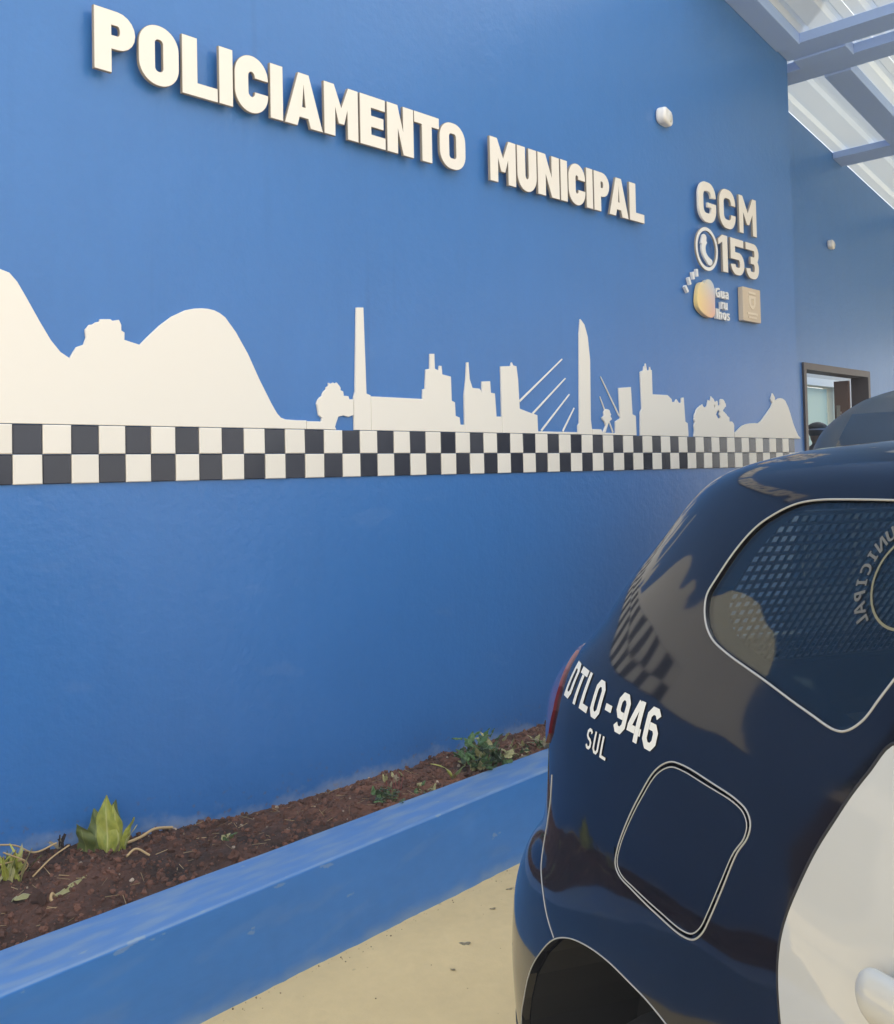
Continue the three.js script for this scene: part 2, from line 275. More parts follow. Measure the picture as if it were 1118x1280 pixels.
{
  const pts = [[6.018, 2.73], [6.03, 2.80], [6.055, 2.85], [6.09, 2.868], [6.12, 2.862], [6.14, 2.885], [6.175, 2.895], [6.215, 2.885], [6.245, 2.85], [6.252, 2.79], [6.25, 2.72], [6.245, 2.665], [6.215, 2.640], [6.17, 2.636], [6.11, 2.648], [6.06, 2.668], [6.028, 2.695]];
  const cv = new THREE.CatmullRomCurve3(pts.map(p => new THREE.Vector3(p[0], p[1], 0)), true, 'centripetal').getPoints(70).map(p => [p.x, p.y]);
  const g = extrude(shapeOf(cv), 0.03, 0.002); g.translate(0, 0, 0.010);
  const p = g.attributes.position, col = []; const cc = [[1, 0.70, 0.22], [0.42, 0.60, 0.82], [0.92, 0.36, 0.30], [0.95, 0.84, 0.5]];
  for (let i = 0; i < p.count; i++) {
    const u = clamp((p.getX(i) - 6.018) / 0.234), v = clamp((p.getY(i) - 2.636) / 0.259);
    const wts = [(1 - u) * 0.9, v * u * 1.5, (1 - v) * u * 1.1, 0.35]; const s = wts.reduce((a, b) => a + b);
    for (let k = 0; k < 3; k++) col.push(cc.reduce((a, c, j) => a + c[k] * wts[j], 0) / s * 0.9);
  }
  g.setAttribute('color', new THREE.Float32BufferAttribute(col, 3));
  mesh('emblem', g, std({ vertexColors: true, roughness: 0.5 }), logo);
  for (const [a, x, y] of [[20, 5.905, 2.800], [48, 5.945, 2.858], [66, 5.995, 2.900], [80, 6.045, 2.925]]) {
    const d = new THREE.BoxGeometry(0.020, 0.050, 0.02); d.rotateZ((90 - a) * Math.PI / 180 * 0.6); d.translate(x, y, 0.02); mesh('ray', d, M.white, logo);
  }
  for (const [s, x, y] of [['Gua', 6.272, 2.788], ['ru', 6.340, 2.712], ['lhos', 6.272, 2.640]]) {
    const t = new TextGeometry(s, { font, size: 0.066, depth: 0.02, curveSegments: 4 }); t.scale(s === 'lhos' ? 1.06 : 1.08, 1, 1); t.translate(x, y, 0.012); mesh('lettering', t, M.white, logo);
  }
}
const plq = thing('crest_plaque', 'small square beige plaque with a faint raised coat of arms beside the city emblem', 'plaque');
{
  const b = std({ color: C3(0.62, 0.50, 0.36), roughness: 0.5 }), b2 = std({ color: C3(0.74, 0.63, 0.48), roughness: 0.5 });
  const g = extrude(shapeOf(stadium(6.640, 6.905, 2.660, 2.902, 0.008)), 0.035, 0.004, 2); g.translate(0, 0, 0.008); mesh('plate', g, b, plq);
  const cx = 6.772, cy = 2.795;
  const sh = extrude(shapeOf([...arc(cx, cy + 0.01, 0.048, 0.055, 180, 360, 10), [cx + 0.05, cy + 0.05], [cx - 0.05, cy + 0.05]], [stadium(cx - 0.022, cx + 0.022, cy - 0.02, cy + 0.03, 0.01).reverse()]), 0.005, 0.001); sh.translate(0, 0, 0.0432);
  mesh('crest', sh, b2, plq);
  for (const [a, y0, y1] of [[0.075, -0.086, -0.07], [0.06, -0.112, -0.098], [0.05, 0.062, 0.078]]) mesh('crest_bar', box(cx - a, cx + a, cy + y0, cy + y1, 0.0432, 0.0475), b2, plq);
}
// white wall sensors
function sensor(x, y, z, s, label) {
  const t = thing('wall_sensor', label, 'sensor', [x, y, z], 0.25, 'white sensors on the blue walls');
  const g = extrude(shapeOf(stadium(-0.085 * s, 0.085 * s, -0.052 * s, 0.052 * s, 0.045 * s)), 0.05 * s, 0.018 * s, 4); mesh('housing', g, M.white, t);
  const l = new THREE.SphereGeometry(0.034 * s, 16, 10); l.scale(1, 1, 0.4); l.translate(0.02 * s, 0, 0.048 * s); mesh('lens', l, std({ color: C3(0.6, 0.6, 0.58), roughness: 0.3 }), t);
  return t;
}
sensor(5.70, 3.895, 0.004, 1.0, 'white rounded sensor on the main blue wall above the GCM lettering');
sensor(9.18, 3.645, DZ + 0.004, 0.75, 'small white sensor on the recessed blue wall above the doorway');

// ---------------------------------------------------------------- checkered band and skyline
const CELL = 0.105, TX = 1.4757, T0 = 1.6185;
{
  const band = thing('checkered_band', 'two-row band of black and cream square tiles along the blue wall', 'tile band');
  const dk = [0, 1, 2].map(i => std({ color: C3(0.020 + i * 0.004, 0.022 + i * 0.004, 0.034 + i * 0.005), roughness: 0.16 + 0.05 * i }));
  const cr = [0, 1, 2].map(i => std({ color: C3(0.80 - i * 0.02, 0.75 - i * 0.02, 0.665 - i * 0.02), roughness: 0.42 }));
  const mk = (w, d) => { const g = extrude(shapeOf([[0.0012, 0.0012], [w - 0.0012, 0.0012], [w - 0.0012, CELL - 0.0012], [0.0012, CELL - 0.0012]]), d, 0.003, 1); return g; };
  const gd = mk(CELL, 0.007), gc = mk(CELL, 0.010);
  for (let r = 0; r < 2; r++) for (let i = -1; i < 58; i++) {
    const darkTile = ((i % 2) + 2) % 2 === (r ? 0 : 1); const x = TX + i * CELL; if (x + CELL > 7.563) continue;
    const m = mesh('tile', darkTile ? gd : gc, (darkTile ? dk : cr)[Math.floor(rnd() * 3)], band);
    m.position.set(x, T0 + r * CELL, 0.0005 + rr(0, 0.0008)); m.rotation.set(rr(-0.012, 0.012), rr(-0.012, 0.012), 0);
    m.position.z += 0.0015;
  }
}
{
  const sky = thing('skyline_mural', 'flat cream cut-out skyline of hills, towers and a cable bridge above the checkered band', 'mural');
  const top = T0 + 2 * CELL + 0.0015;
  const ragged = pts => { const o = []; const n = pts.length; pts.forEach((p, i) => { const q = pts[(i + 1) % n], l = Math.hypot(q[0] - p[0], q[1] - p[1]), k = p[1] < 1.902 || q[1] < 1.902 ? 1 : Math.max(1, Math.round(l / 0.012)); for (let t = 0; t < k; t++) { const f = t / k, on_ = p[1] < 1.902 ? 0 : 1; o.push([p[0] + (q[0] - p[0]) * f + on_ * rr(-0.0065, 0.0065), p[1] + (q[1] - p[1]) * f + on_ * rr(-0.0065, 0.0065)]); } }); return o; };
  const part = (name, pts, depth = 0.010, holes = []) => { if (name === 'tree') pts = ragged(pts); const g = extrude(shapeOf(pts, holes), depth, 0.0015, 1); g.translate(0, 0, 0.001); mesh(name, g, M.cream, sky); };
  part('hill', [[0.80, 1.6185], [0.88, 1.75], [0.96, 1.95], [1.04, 2.15], [1.12, 2.30], [1.20, 2.375], [1.29, 2.395], [1.36, 2.385], [1.437, 2.357], [1.47, 2.348], [1.497, 2.32], [1.53, 2.266], [1.575, 2.189], [1.614, 2.127], [1.649, 2.087], [1.683, 2.067], [1.697, 2.091], [1.709, 2.109], [1.736, 2.12], [1.746, 2.146], [1.743, 2.175], [1.758, 2.194], [1.77, 2.196], [1.783, 2.205], [1.799, 2.21], [1.80, 2.218], [1.84, 2.222], [1.849, 2.217], [1.875, 2.223], [1.884, 2.205], [1.884, 2.184], [1.897, 2.177], [1.896, 2.15], [1.926, 2.143], [1.959, 2.136], [1.992, 2.169], [2.044, 2.217], [2.096, 2.256], [2.157, 2.287], [2.195, 2.297], [2.229, 2.302], [2.26, 2.303], [2.288, 2.3], [2.315, 2.291], [2.341, 2.276], [2.39, 2.221], [2.447, 2.137], [2.504, 2.031], [2.563, 1.933], [2.591, 1.893], [2.61, 1.876], [2.633, 1.869], [2.692, 1.867], [2.745, 1.867], [2.745, top], [1.3695, top], [1.3695, 1.6185]].reverse());
  part('tree', [[2.747, top], [2.747, 1.864], [2.828, 1.864], [2.833, 1.88], [2.815, 1.892], [2.802, 1.93], [2.804, 1.95], [2.812, 1.962], [2.844, 1.984], [2.848, 2.0], [2.858, 2.02], [2.886, 2.037], [2.905, 2.037], [2.923, 2.034], [2.94, 2.02], [2.95, 2.003], [2.959, 1.985], [2.987, 1.976], [3.005, 1.965], [3.015, 1.97], [3.015, 1.898], [2.985, 1.888], [2.955, 1.894], [2.925, 1.888], [2.912, 1.86], [2.905, 1.842], [2.912, top]].reverse());
  part('chimney', [[3.018, top], [3.018, 1.977], [3.028, 2.003], [3.044, 2.388], [3.086, 2.392], [3.095, 1.998], [3.12, 1.99], [3.12, top]].reverse());
  part('factory', [[3.122, top], [3.122, 1.986], [3.457, 1.986], [3.46, 2.033], [3.476, 2.037], [3.484, 2.131], [3.511, 2.136], [3.514, 2.209], [3.543, 2.211], [3.545, 2.138], [3.572, 2.13], [3.578, 2.155], [3.592, 2.154], [3.596, 2.113], [3.657, 2.105], [3.659, 1.985], [3.682, 1.978], [3.685, 1.91], [3.714, 1.903], [3.719, 1.867], [3.750, 1.867], [3.750, top]].reverse());
  part('tower_block', [[3.752, top], [3.753, 2.017], [3.768, 2.098], [3.777, 2.184], [3.789, 2.185], [3.795, 2.1], [3.814, 2.056], [3.869, 2.054], [3.887, 2.034], [3.889, 2.092], [3.951, 2.097], [3.955, 2.037], [3.986, 2.034], [3.995, 1.914], [4.037, 1.915], [4.037, top]].reverse());
  part('tower_block', [[4.039, top], [4.039, 2.179], [4.12, 2.186], [4.128, 2.206], [4.14, 2.19], [4.166, 2.187], [4.177, 2.115], [4.185, 1.961], [4.271, 1.942], [4.333, 1.93], [4.336, top]].reverse());
  part('bridge_deck', [[4.338, top], [4.338, 1.842], [4.697, 1.842], [4.697, top]].reverse());
  part('bridge_tower', [[4.699, top], [4.701, 1.88], [4.716, 1.894], [4.735, 2.406], [4.750, 2.495], [4.787, 2.466], [4.816, 2.398], [4.833, 2.264], [4.825, 1.915], [4.836, 1.842], [4.836, top]].reverse());
  part('bridge_deck', [[4.838, top], [4.838, 1.862], [4.925, 1.862], [4.94, 1.842], [5.070, 1.842], [5.070, top]].reverse());
  const cable = (a, b, w = 0.0055) => { const dx = b[0] - a[0], dy = b[1] - a[1], l = Math.hypot(dx, dy), n = [-dy / l * w, dx / l * w]; part('bridge_cable', [[a[0] - n[0], a[1] - n[1]], [b[0] - n[0] * 0.6, b[1] - n[1] * 0.6], [b[0] + n[0] * 0.6, b[1] + n[1] * 0.6], [a[0] + n[0], a[1] + n[1]]], 0.006); };
  cable([4.189, 2.000], [4.574, 2.252]); cable([4.300, 1.938], [4.599, 2.145]); cable([4.371, 1.846], [4.633, 2.056]); cable([4.564, 1.846], [4.675, 1.98]);
  cable([5.122, 1.945], [4.94, 2.172], 0.005); cable([5.052, 1.846], [4.927, 2.054], 0.005);
  part('tree', [[4.945, 1.843], [4.975, 1.885], [4.968, 1.905], [4.945, 1.915], [4.937, 1.932], [4.955, 1.945], [4.963, 1.965], [4.98, 1.985], [4.996, 1.98], [5.018, 1.975], [5.028, 1.958], [5.034, 1.925], [5.02, 1.912], [5.0, 1.905], [4.992, 1.885], [4.968, 1.843]].reverse());
  part('building', [[5.072, top], [5.076, 1.911], [5.127, 1.931], [5.119, 2.114], [5.247, 2.125], [5.256, 1.959], [5.291, 1.95], [5.294, top]].reverse());
  part('building', [[5.338, top], [5.345, 1.976], [5.364, 1.996], [5.357, 2.224], [5.394, 2.236], [5.402, 2.262], [5.410, 2.238], [5.418, 2.28], [5.43, 2.238], [5.46, 2.24], [5.466, 2.262], [5.474, 2.242], [5.485, 2.242], [5.486, 2.09], [5.663, 2.092], [5.71, 2.068], [5.712, 2.05], [5.745, 2.05], [5.768, 2.07], [5.80, 2.045], [5.83, 2.05], [5.834, 2.082], [5.857, 2.084], [5.869, 1.927], [5.898, 1.917], [5.903, top]].reverse());
  part('tree', [[5.974, top], [5.985, 1.87], [5.978, 1.90], [5.989, 1.92], [5.982, 1.96], [6.014, 2.0], [6.04, 2.03], [6.089, 2.045], [6.12, 2.025], [6.152, 2.036], [6.16, 2.06], [6.175, 2.074], [6.2, 2.07], [6.212, 2.10], [6.241, 2.093], [6.26, 2.07], [6.294, 2.073], [6.31, 2.045], [6.33, 2.06], [6.345, 2.095], [6.372, 2.098], [6.395, 2.075], [6.413, 2.044], [6.385, 2.03], [6.356, 2.009], [6.40, 2.0], [6.443, 1.973], [6.46, 1.94], [6.5, 1.935], [6.515, 1.918], [6.515, top]].reverse(), 0.010, [[[6.27, 1.985], [6.30, 2.015], [6.325, 2.005], [6.315, 1.985], [6.335, 1.965], [6.30, 1.955]], [[6.245, 2.045], [6.265, 2.05], [6.258, 2.025]]]);
  part('hill', [[6.526, top], [6.526, 1.86], [6.586, 1.892], [6.64, 1.915], [6.705, 1.928], [6.765, 1.934], [6.825, 1.936], [6.875, 1.935], [6.925, 1.955], [6.98, 1.99], [7.029, 2.022], [7.085, 2.06], [7.11, 2.09], [7.093, 2.105], [7.086, 2.122], [7.10, 2.14], [7.115, 2.163], [7.132, 2.15], [7.152, 2.133], [7.150, 2.11], [7.168, 2.115], [7.205, 2.128], [7.243, 2.132], [7.285, 2.128], [7.321, 2.115], [7.371, 2.062], [7.41, 2.0], [7.444, 1.942], [7.485, 1.89], [7.519, 1.855], [7.555, 1.839], [7.555, top]].reverse());
}

// ---------------------------------------------------------------- planter with soil
const PT = 0.31, zF = x => 0.862 - 0.062 * x, zB = x => 0.585 - 0.042 * x, zG = x => 0.868 - 0.047 * x;
{
  const pmap = tex(2048, 256, (u, v) => {                       // 10 m of planter, v over 0.7 m of section from the ground up and over the rim
    const x = u * 5, y = v * 0.7; const m = 1 + 0.10 * fbm(x * 3, y * 6, 1) + 0.08 * fbm(x * 16, y * 30, 4, 3);
    const low = sstep(0.07, 0.0, y + 0.045 * fbm(x * 7, y * 12, 6)) * 0.5, scuff = sstep(0.10, 0.32, fbm(x * 1.7 + y * 4, y * 9 - x * 2, 9)) * 0.08;
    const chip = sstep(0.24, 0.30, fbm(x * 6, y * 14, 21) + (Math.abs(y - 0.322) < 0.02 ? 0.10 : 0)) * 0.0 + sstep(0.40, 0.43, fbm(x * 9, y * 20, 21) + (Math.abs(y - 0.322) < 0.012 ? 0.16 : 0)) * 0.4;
    const rim = (y > 0.325 ? 0.26 + 0.30 * sstep(-0.2, 0.35, fbm(x * 5, y * 22, 13)) : 0) + chip;  // top paler: weathering plus sky sheen painted into the colour
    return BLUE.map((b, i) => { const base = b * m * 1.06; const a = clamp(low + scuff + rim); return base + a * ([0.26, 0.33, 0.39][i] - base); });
  }, { srgb: true });
  const planter = thing('planter_kerb', 'low blue painted masonry planter kerb edging the strip of soil', 'planter');
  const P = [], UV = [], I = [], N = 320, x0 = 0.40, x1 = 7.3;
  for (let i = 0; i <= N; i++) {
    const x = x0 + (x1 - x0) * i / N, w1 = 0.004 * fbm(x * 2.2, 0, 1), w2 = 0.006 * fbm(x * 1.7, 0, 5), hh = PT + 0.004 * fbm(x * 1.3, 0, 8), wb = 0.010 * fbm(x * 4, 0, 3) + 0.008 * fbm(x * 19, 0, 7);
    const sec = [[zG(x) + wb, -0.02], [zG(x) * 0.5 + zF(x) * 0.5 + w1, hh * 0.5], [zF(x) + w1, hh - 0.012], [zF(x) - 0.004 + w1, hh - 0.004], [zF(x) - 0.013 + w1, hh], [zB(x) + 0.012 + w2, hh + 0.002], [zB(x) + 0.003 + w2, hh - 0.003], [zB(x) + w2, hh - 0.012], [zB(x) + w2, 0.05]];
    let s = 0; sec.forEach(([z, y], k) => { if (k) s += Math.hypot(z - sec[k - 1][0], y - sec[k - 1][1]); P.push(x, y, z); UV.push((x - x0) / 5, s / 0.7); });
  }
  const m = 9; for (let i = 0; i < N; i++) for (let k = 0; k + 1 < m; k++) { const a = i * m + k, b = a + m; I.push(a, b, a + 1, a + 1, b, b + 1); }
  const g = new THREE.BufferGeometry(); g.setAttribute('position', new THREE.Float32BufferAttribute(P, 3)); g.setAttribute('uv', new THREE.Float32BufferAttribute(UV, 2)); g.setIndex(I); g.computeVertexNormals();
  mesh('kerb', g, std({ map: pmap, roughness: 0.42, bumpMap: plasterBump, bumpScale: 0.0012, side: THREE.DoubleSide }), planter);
}
const soilY = (x, z) => {
  const back = 0.255 + 0.125 * sstep(2.7, 1.1, x), f = clamp(z / zB(x)); const b = back + 0.008 * fbm(x * 2, 3);
  return b + (0.292 - b) * f + 0.020 * Math.sin(f * Math.PI) + 0.030 * fbm(x * 5, z * 6, 1) + 0.022 * fbm(x * 17, z * 17, 4, 3) + 0.008 * fbm(x * 55, z * 55, 2, 2);
};
{
  const NX = 520, NZ = 60, x0 = 0.405, x1 = 7.3, P = [], UV = [], I = [], col = [];
  for (let i = 0; i <= NX; i++) for (let k = 0; k <= NZ; k++) {
    const x = x0 + (x1 - x0) * i / NX, z = -0.004 + (zB(x) + 0.006) * k / NZ; P.push(x, soilY(x, z), z); UV.push(x, z);
    const m = clamp(0.62 + 0.9 * fbm(x * 2.2, z * 4, 13, 2) + 0.9 * fbm(x * 8, z * 8, 3) + 0.7 * fbm(x * 42, z * 42, 6, 3), 0.2, 1.7); const d = sstep(2.0, 3.2, x);
    col.push((0.082 + 0.11 * d) * m, (0.034 + 0.042 * d) * m, (0.021 + 0.020 * d) * m);
  }
  for (let i = 0; i < NX; i++) for (let k = 0; k < NZ; k++) { const a = i * (NZ + 1) + k, b = a + NZ + 1; I.push(a, a + 1, b, a + 1, b + 1, b); }
  const g = new THREE.BufferGeometry(); g.setAttribute('position', new THREE.Float32BufferAttribute(P, 3)); g.setAttribute('uv', new THREE.Float32BufferAttribute(UV, 2)); g.setAttribute('color', new THREE.Float32BufferAttribute(col, 3)); g.setIndex(I); g.computeVertexNormals();
  const sb = tex(512, 512, (u, v) => 0.5 + 0.6 * tfbm(u, v, 40, 3, 3)); sb.repeat.set(2.2, 2.2);
  struct('soil', g, std({ vertexColors: true, roughness: 0.95, bumpMap: sb, bumpScale: 0.008 }));
}
// crumbs of earth and small stones: too many to count
{
  const bases = [0, 1, 2].map(k => { const g = new THREE.IcosahedronGeometry(1, 1), p = g.attributes.position; for (let i = 0; i < p.count; i++) { const x = p.getX(i), y = p.getY(i), z = p.getZ(i), s = 1 + 0.9 * noise.noise(x * 1.9 + k * 9, y * 1.9, z * 1.9); p.setXYZ(i, x * s, y * s * 0.75, z * s); } g.computeVertexNormals(); return g; });
  const mat = std({ color: 0xffffff, roughness: 0.95 });
  const scatter = (name, label, cat, n, size, colour, base) => {
    const im = new THREE.InstancedMesh(base, mat, n), q = new THREE.Object3D();
    for (let i = 0; i < n; i++) {
      const x = 0.9 + 4.2 * Math.pow(rnd(), 1.2), z = rr(0.01, 0.97) * zB(x), s = size(); q.position.set(x, soilY(x, z) + s * 0.25, z); q.rotation.set(rr(0, 6), rr(0, 6), rr(0, 6)); q.scale.setScalar(s); q.updateMatrix(); im.setMatrixAt(i, q.matrix); im.setColorAt(i, colour());
    }
    im.name = name; im.castShadow = im.receiveShadow = true; tag(im, label, cat); im.userData.kind = 'stuff'; scene.add(im);
  };
  scatter('soil_crumb', 'loose reddish brown clods of earth scattered over the planter soil', 'clods', 5200, () => 0.0025 + 0.010 * rnd() ** 4, () => { const m = rr(0.5, 1.5); return C3(0.105 * m, 0.045 * m, 0.028 * m); }, bases[0]);
  scatter('gravel', 'small pale stones and chips lying on the planter soil', 'gravel', 150, () => 0.002 + 0.008 * rnd() ** 4, () => { const m = rr(0.4, 1.1); return C3(0.46 * m, 0.36 * m, 0.27 * m); }, bases[1]);
  scatter('soil_clod', 'bigger dark lumps of earth lying among the fine soil of the planter', 'clods', 90, () => 0.009 + 0.014 * rnd() ** 2, () => { const m = rr(0.45, 1.2); return C3(0.09 * m, 0.039 * m, 0.025 * m); }, bases[2]);
  {
    const im = new THREE.InstancedMesh(bases[1], mat, 170), q = new THREE.Object3D();
    for (let i = 0; i < 170; i++) { const near = i < 110, x = 1.2 + 2.4 * rnd(), z = zG(x) + (near ? 0.008 + 0.05 * rnd() ** 2 : 0.9 * rnd()), sz = near ? 0.001 + 0.0022 * rnd() ** 3 : 0.001 + 0.002 * rnd() ** 2; q.position.set(x, sz * 0.3, z); q.rotation.set(rr(0, 6), rr(0, 6), rr(0, 6)); q.scale.setScalar(sz); q.updateMatrix(); im.setMatrixAt(i, q.matrix); const m = rr(0.4, 1.2); im.setColorAt(i, C3(0.24 * m, 0.16 * m, 0.095 * m)); }
    im.name = 'grit'; im.castShadow = im.receiveShadow = true; tag(im, 'fine brown grit spilled on the pavement along the foot of the planter kerb', 'grit'); im.userData.kind = 'stuff'; scene.add(im);
  }
  const straw = new THREE.CylinderGeometry(0.05, 0.035, 2, 5); straw.rotateZ(Math.PI / 2);
  const im = new THREE.InstancedMesh(straw, mat, 190), q = new THREE.Object3D();
  for (let i = 0; i < 190; i++) { const x = 1.0 + 3.2 * rnd() ** 1.3, z = rr(0.03, 0.95) * zB(x), s = rr(0.008, 0.030); q.position.set(x, soilY(x, z) + 0.006, z); q.rotation.set(rr(-0.3, 0.3), rr(0, 6.3), rr(-0.35, 0.35)); q.scale.set(s, rr(0.012, 0.03), rr(0.012, 0.03)); q.updateMatrix(); im.setMatrixAt(i, q.matrix); const m = rr(0.4, 1.1); im.setColorAt(i, C3(0.42 * m, 0.30 * m, 0.16 * m)); }
  im.name = 'dry_straw'; im.castShadow = true; tag(im, 'thin bits of dry straw and stalk strewn over the planter soil', 'straw'); im.userData.kind = 'stuff'; scene.add(im);
}

// ---------------------------------------------------------------- plants in the soil
function leafGeo(len, wid, curl, fold, droop = 0) {                  // a blade from the origin up +y, folded along its midrib
  const N = 10, P = [], I = [], UV = [];
  for (let i = 0; i <= N; i++) {
    const t = i / N, w = wid * Math.pow(Math.sin(Math.PI * Math.pow(t * 0.97 + 0.015, 0.62)), 0.9), y = len * (t - 0.2 * droop * t * t), z = curl * len * t * t;
    for (let k = -2; k <= 2; k++) { const s = k / 2; P.push(s * w * (1 + 0.10 * Math.sin(t * 13 + s * 5 + len * 90)) + 0.12 * wid * Math.sin(t * 5 + len * 200), y - droop * len * t * t * 0.3, z + Math.abs(s) * w * fold + 0.14 * wid * Math.sin(t * 11 + k * 1.3 + len * 70)); UV.push(0.5 + s / 2, t); }
  }
  for (let i = 0; i < N; i++) for (let k = 0; k < 4; k++) { const a = i * 5 + k, b = a + 5; I.push(a, a + 1, b, a + 1, b + 1, b); }
  const g = new THREE.BufferGeometry(); g.setAttribute('position', new THREE.Float32BufferAttribute(P, 3)); g.setAttribute('uv', new THREE.Float32BufferAttribute(UV, 2)); g.setIndex(I); g.computeVertexNormals(); return g;
}
const leafTex = (a, b, vein, z) => tex(64, 128, (u, v) => { const s = Math.abs(u - 0.5) * 2, mid = sstep(0.10, 0.03, s), rib = sstep(0.8, 0.98, Math.sin((v * 9 - s * 3.2) * 6.28)) * 0.14, n = 0.5 + fbm(u * 4, v * 6, z); return a.map((c, i) => { let q = c + (b[i] - c) * clamp(n + v * 0.3 - 0.2); return q + (vein[i] - q) * clamp(mid * 0.8 + rib * 0.4); }); }, { srgb: true });
const leafMat = (map, tr = 0.3) => phys({ map, roughness: 0.55, transmission: tr, thickness: 0, side: THREE.DoubleSide });
const L1 = leafMat(leafTex([0.26, 0.31, 0.035], [0.55, 0.52, 0.09], [0.62, 0.60, 0.22], 1)), L1d = leafMat(leafTex([0.09, 0.13, 0.02], [0.16, 0.18, 0.03], [0.25, 0.27, 0.07], 2));
const L2 = leafMat(leafTex([0.045, 0.11, 0.025], [0.09, 0.19, 0.04], [0.2, 0.3, 0.1], 3)), L3 = leafMat(leafTex([0.32, 0.30, 0.10], [0.48, 0.43, 0.20], [0.55, 0.5, 0.28], 4)), L4 = leafMat(leafTex([0.20, 0.16, 0.09], [0.32, 0.26, 0.14], [0.4, 0.32, 0.2], 5)), L5 = leafMat(leafTex([0.03, 0.06, 0.02], [0.06, 0.10, 0.03], [0.1, 0.15, 0.06], 6));
const stemMat = std({ color: C3(0.16, 0.15, 0.05), roughness: 0.8 }), redStem = std({ color: C3(0.22, 0.055, 0.045), roughness: 0.7 }), strawMat = std({ color: C3(0.47, 0.32, 0.16), roughness: 0.85 }), darkStem = std({ color: C3(0.035, 0.02, 0.018), roughness: 0.9 });
function addLeaf(t, mat, len, wid, { at = [0, 0, 0], turn = 0, lean = 0.2, curl = 0.2, fold = 0.35, droop = 0, roll = 0, name = 'leaf' } = {}) {
  const g = leafGeo(len, wid, curl, fold, droop); g.rotateZ(roll); g.rotateX(lean); g.rotateY(turn); g.translate(...at); return mesh(name, g, mat, t);
}
const toCam = (x, z) => Math.atan2(-x, 3.49 - z);                      // heading from a point on the bed to the street side
{
  const x = 1.745, z = 0.115, y = soilY(x, z) - 0.01;
  const t = thing('leaf_bundle', 'upright cone of broad bright yellow green leaves standing in the soil near the left end', 'plant', [x, y, z], toCam(x, z));
  addLeaf(t, L1, 0.192, 0.038, { at: [0.000, 0.006, 0.030], lean: -0.06, curl: -0.06, fold: -0.6, roll: -0.04 });
  addLeaf(t, L1, 0.158, 0.034, { at: [0.036, 0.002, 0.022], lean: -0.04, turn: 0.5, curl: -0.16, fold: -0.5, roll: -0.06 });
  addLeaf(t, L1d, 0.150, 0.040, { at: [-0.032, 0.0, 0.012], lean: -0.06, turn: -0.35, curl: -0.12, fold: -0.4, roll: 0.10 });
  addLeaf(t, L1d, 0.118, 0.036, { at: [-0.060, -0.002, 0.004], lean: 0.08, turn: -0.5, curl: 0.12, fold: -0.35, roll: 0.22 });
  addLeaf(t, L1, 0.110, 0.020, { at: [0.064, 0.0, 0.004], lean: 0.05, turn: 0.8, curl: 0.10, fold: -0.4, roll: -0.25 });
  addLeaf(t, L1d, 0.165, 0.034, { at: [0.02, 0.0, -0.02], lean: -0.05, turn: 0.2, curl: -0.1, fold: -0.3, roll: -0.12 });
  addLeaf(t, L3, 0.10, 0.010, { at: [0.05, 0.0, 0.0], lean: 0.5, turn: 1.4, curl: 0.1 });
  addLeaf(t, L3, 0.09, 0.008, { at: [0.02, 0.0, 0.03], lean: 1.1, turn: 0.4, curl: -0.3, name: 'dry_leaf' });
}
{
  const x = 1.40, z = 0.17, y = soilY(x, z) - 0.008;
  const t = thing('leaf_clump', 'ragged pale green leaf clump at the left edge of the soil', 'plant', [x, y, z], toCam(x, z));
  for (let i = 0; i < 22; i++) addLeaf(t, i % 3 ? L1 : i % 2 ? L1d : L3, rr(0.06, 0.12), rr(0.006, 0.013), { at: [rr(-0.05, 0.04), 0, rr(-0.03, 0.03)], turn: rr(-3, 3), lean: rr(0.0, 0.5), curl: rr(-0.1, 0.4), fold: rr(-0.5, 0.5) });
  for (let i = 0; i < 4; i++) mesh('stalk', tube([[rr(-0.02, 0.02), 0, 0], [rr(-0.05, 0.05), 0.05, rr(-0.02, 0.02)], [rr(-0.10, 0.12), rr(0.05, 0.12), rr(-0.03, 0.05)]], 0.0022), strawMat, t);
}
{
  const x = 1.60, z = 0.07, y = soilY(x, z) - 0.006;
  const t = thing('withered_shoot', 'short dark withered shoot between the leaf clump and the leaf bundle', 'plant', [x, y, z]);
  for (let i = 0; i < 6; i++) mesh('stalk', tube([[0, 0, 0], [rr(-0.012, 0.012), 0.03, rr(-0.01, 0.01)], [rr(-0.025, 0.025), rr(0.05, 0.085), rr(-0.02, 0.02)]], 0.0028), darkStem, t);
  for (let i = 0; i < 3; i++) addLeaf(t, L4, 0.045, 0.008, { at: [0, 0.03, 0], turn: rr(0, 6), lean: rr(0.3, 0.9) });
}
const stick = (name, label, pts, r, mat, cat = 'twig') => {
  const g = tube(pts.map(([x, z, h]) => [x, soilY(x, z) + h, z]), r, false, 24, 6); tag(mesh(name, g, mat), label, cat);
};
stick('dry_twig', 'long pale dry twig slanting away from the leaf bundle', [[1.80, 0.13, 0.02], [1.88, 0.11, 0.024], [1.95, 0.085, 0.03], [2.04, 0.06, 0.018]], 0.0055, strawMat);
stick('dry_twig', 'thin curved straw twig behind the left leaf clump', [[1.34, 0.13, 0.10], [1.43, 0.11, 0.075], [1.50, 0.10, 0.03], [1.58, 0.09, 0.05]], 0.003, strawMat);
stick('dry_twig', 'straight brown twig leaning right of the left leaf clump', [[1.44, 0.22, 0.015], [1.52, 0.18, 0.035], [1.60, 0.14, 0.05]], 0.0028, strawMat);
stick('dry_twig', 'short bent straw piece below the leaf bundle', [[1.74, 0.27, 0.022], [1.78, 0.26, 0.036], [1.82, 0.28, 0.010]], 0.004, strawMat);
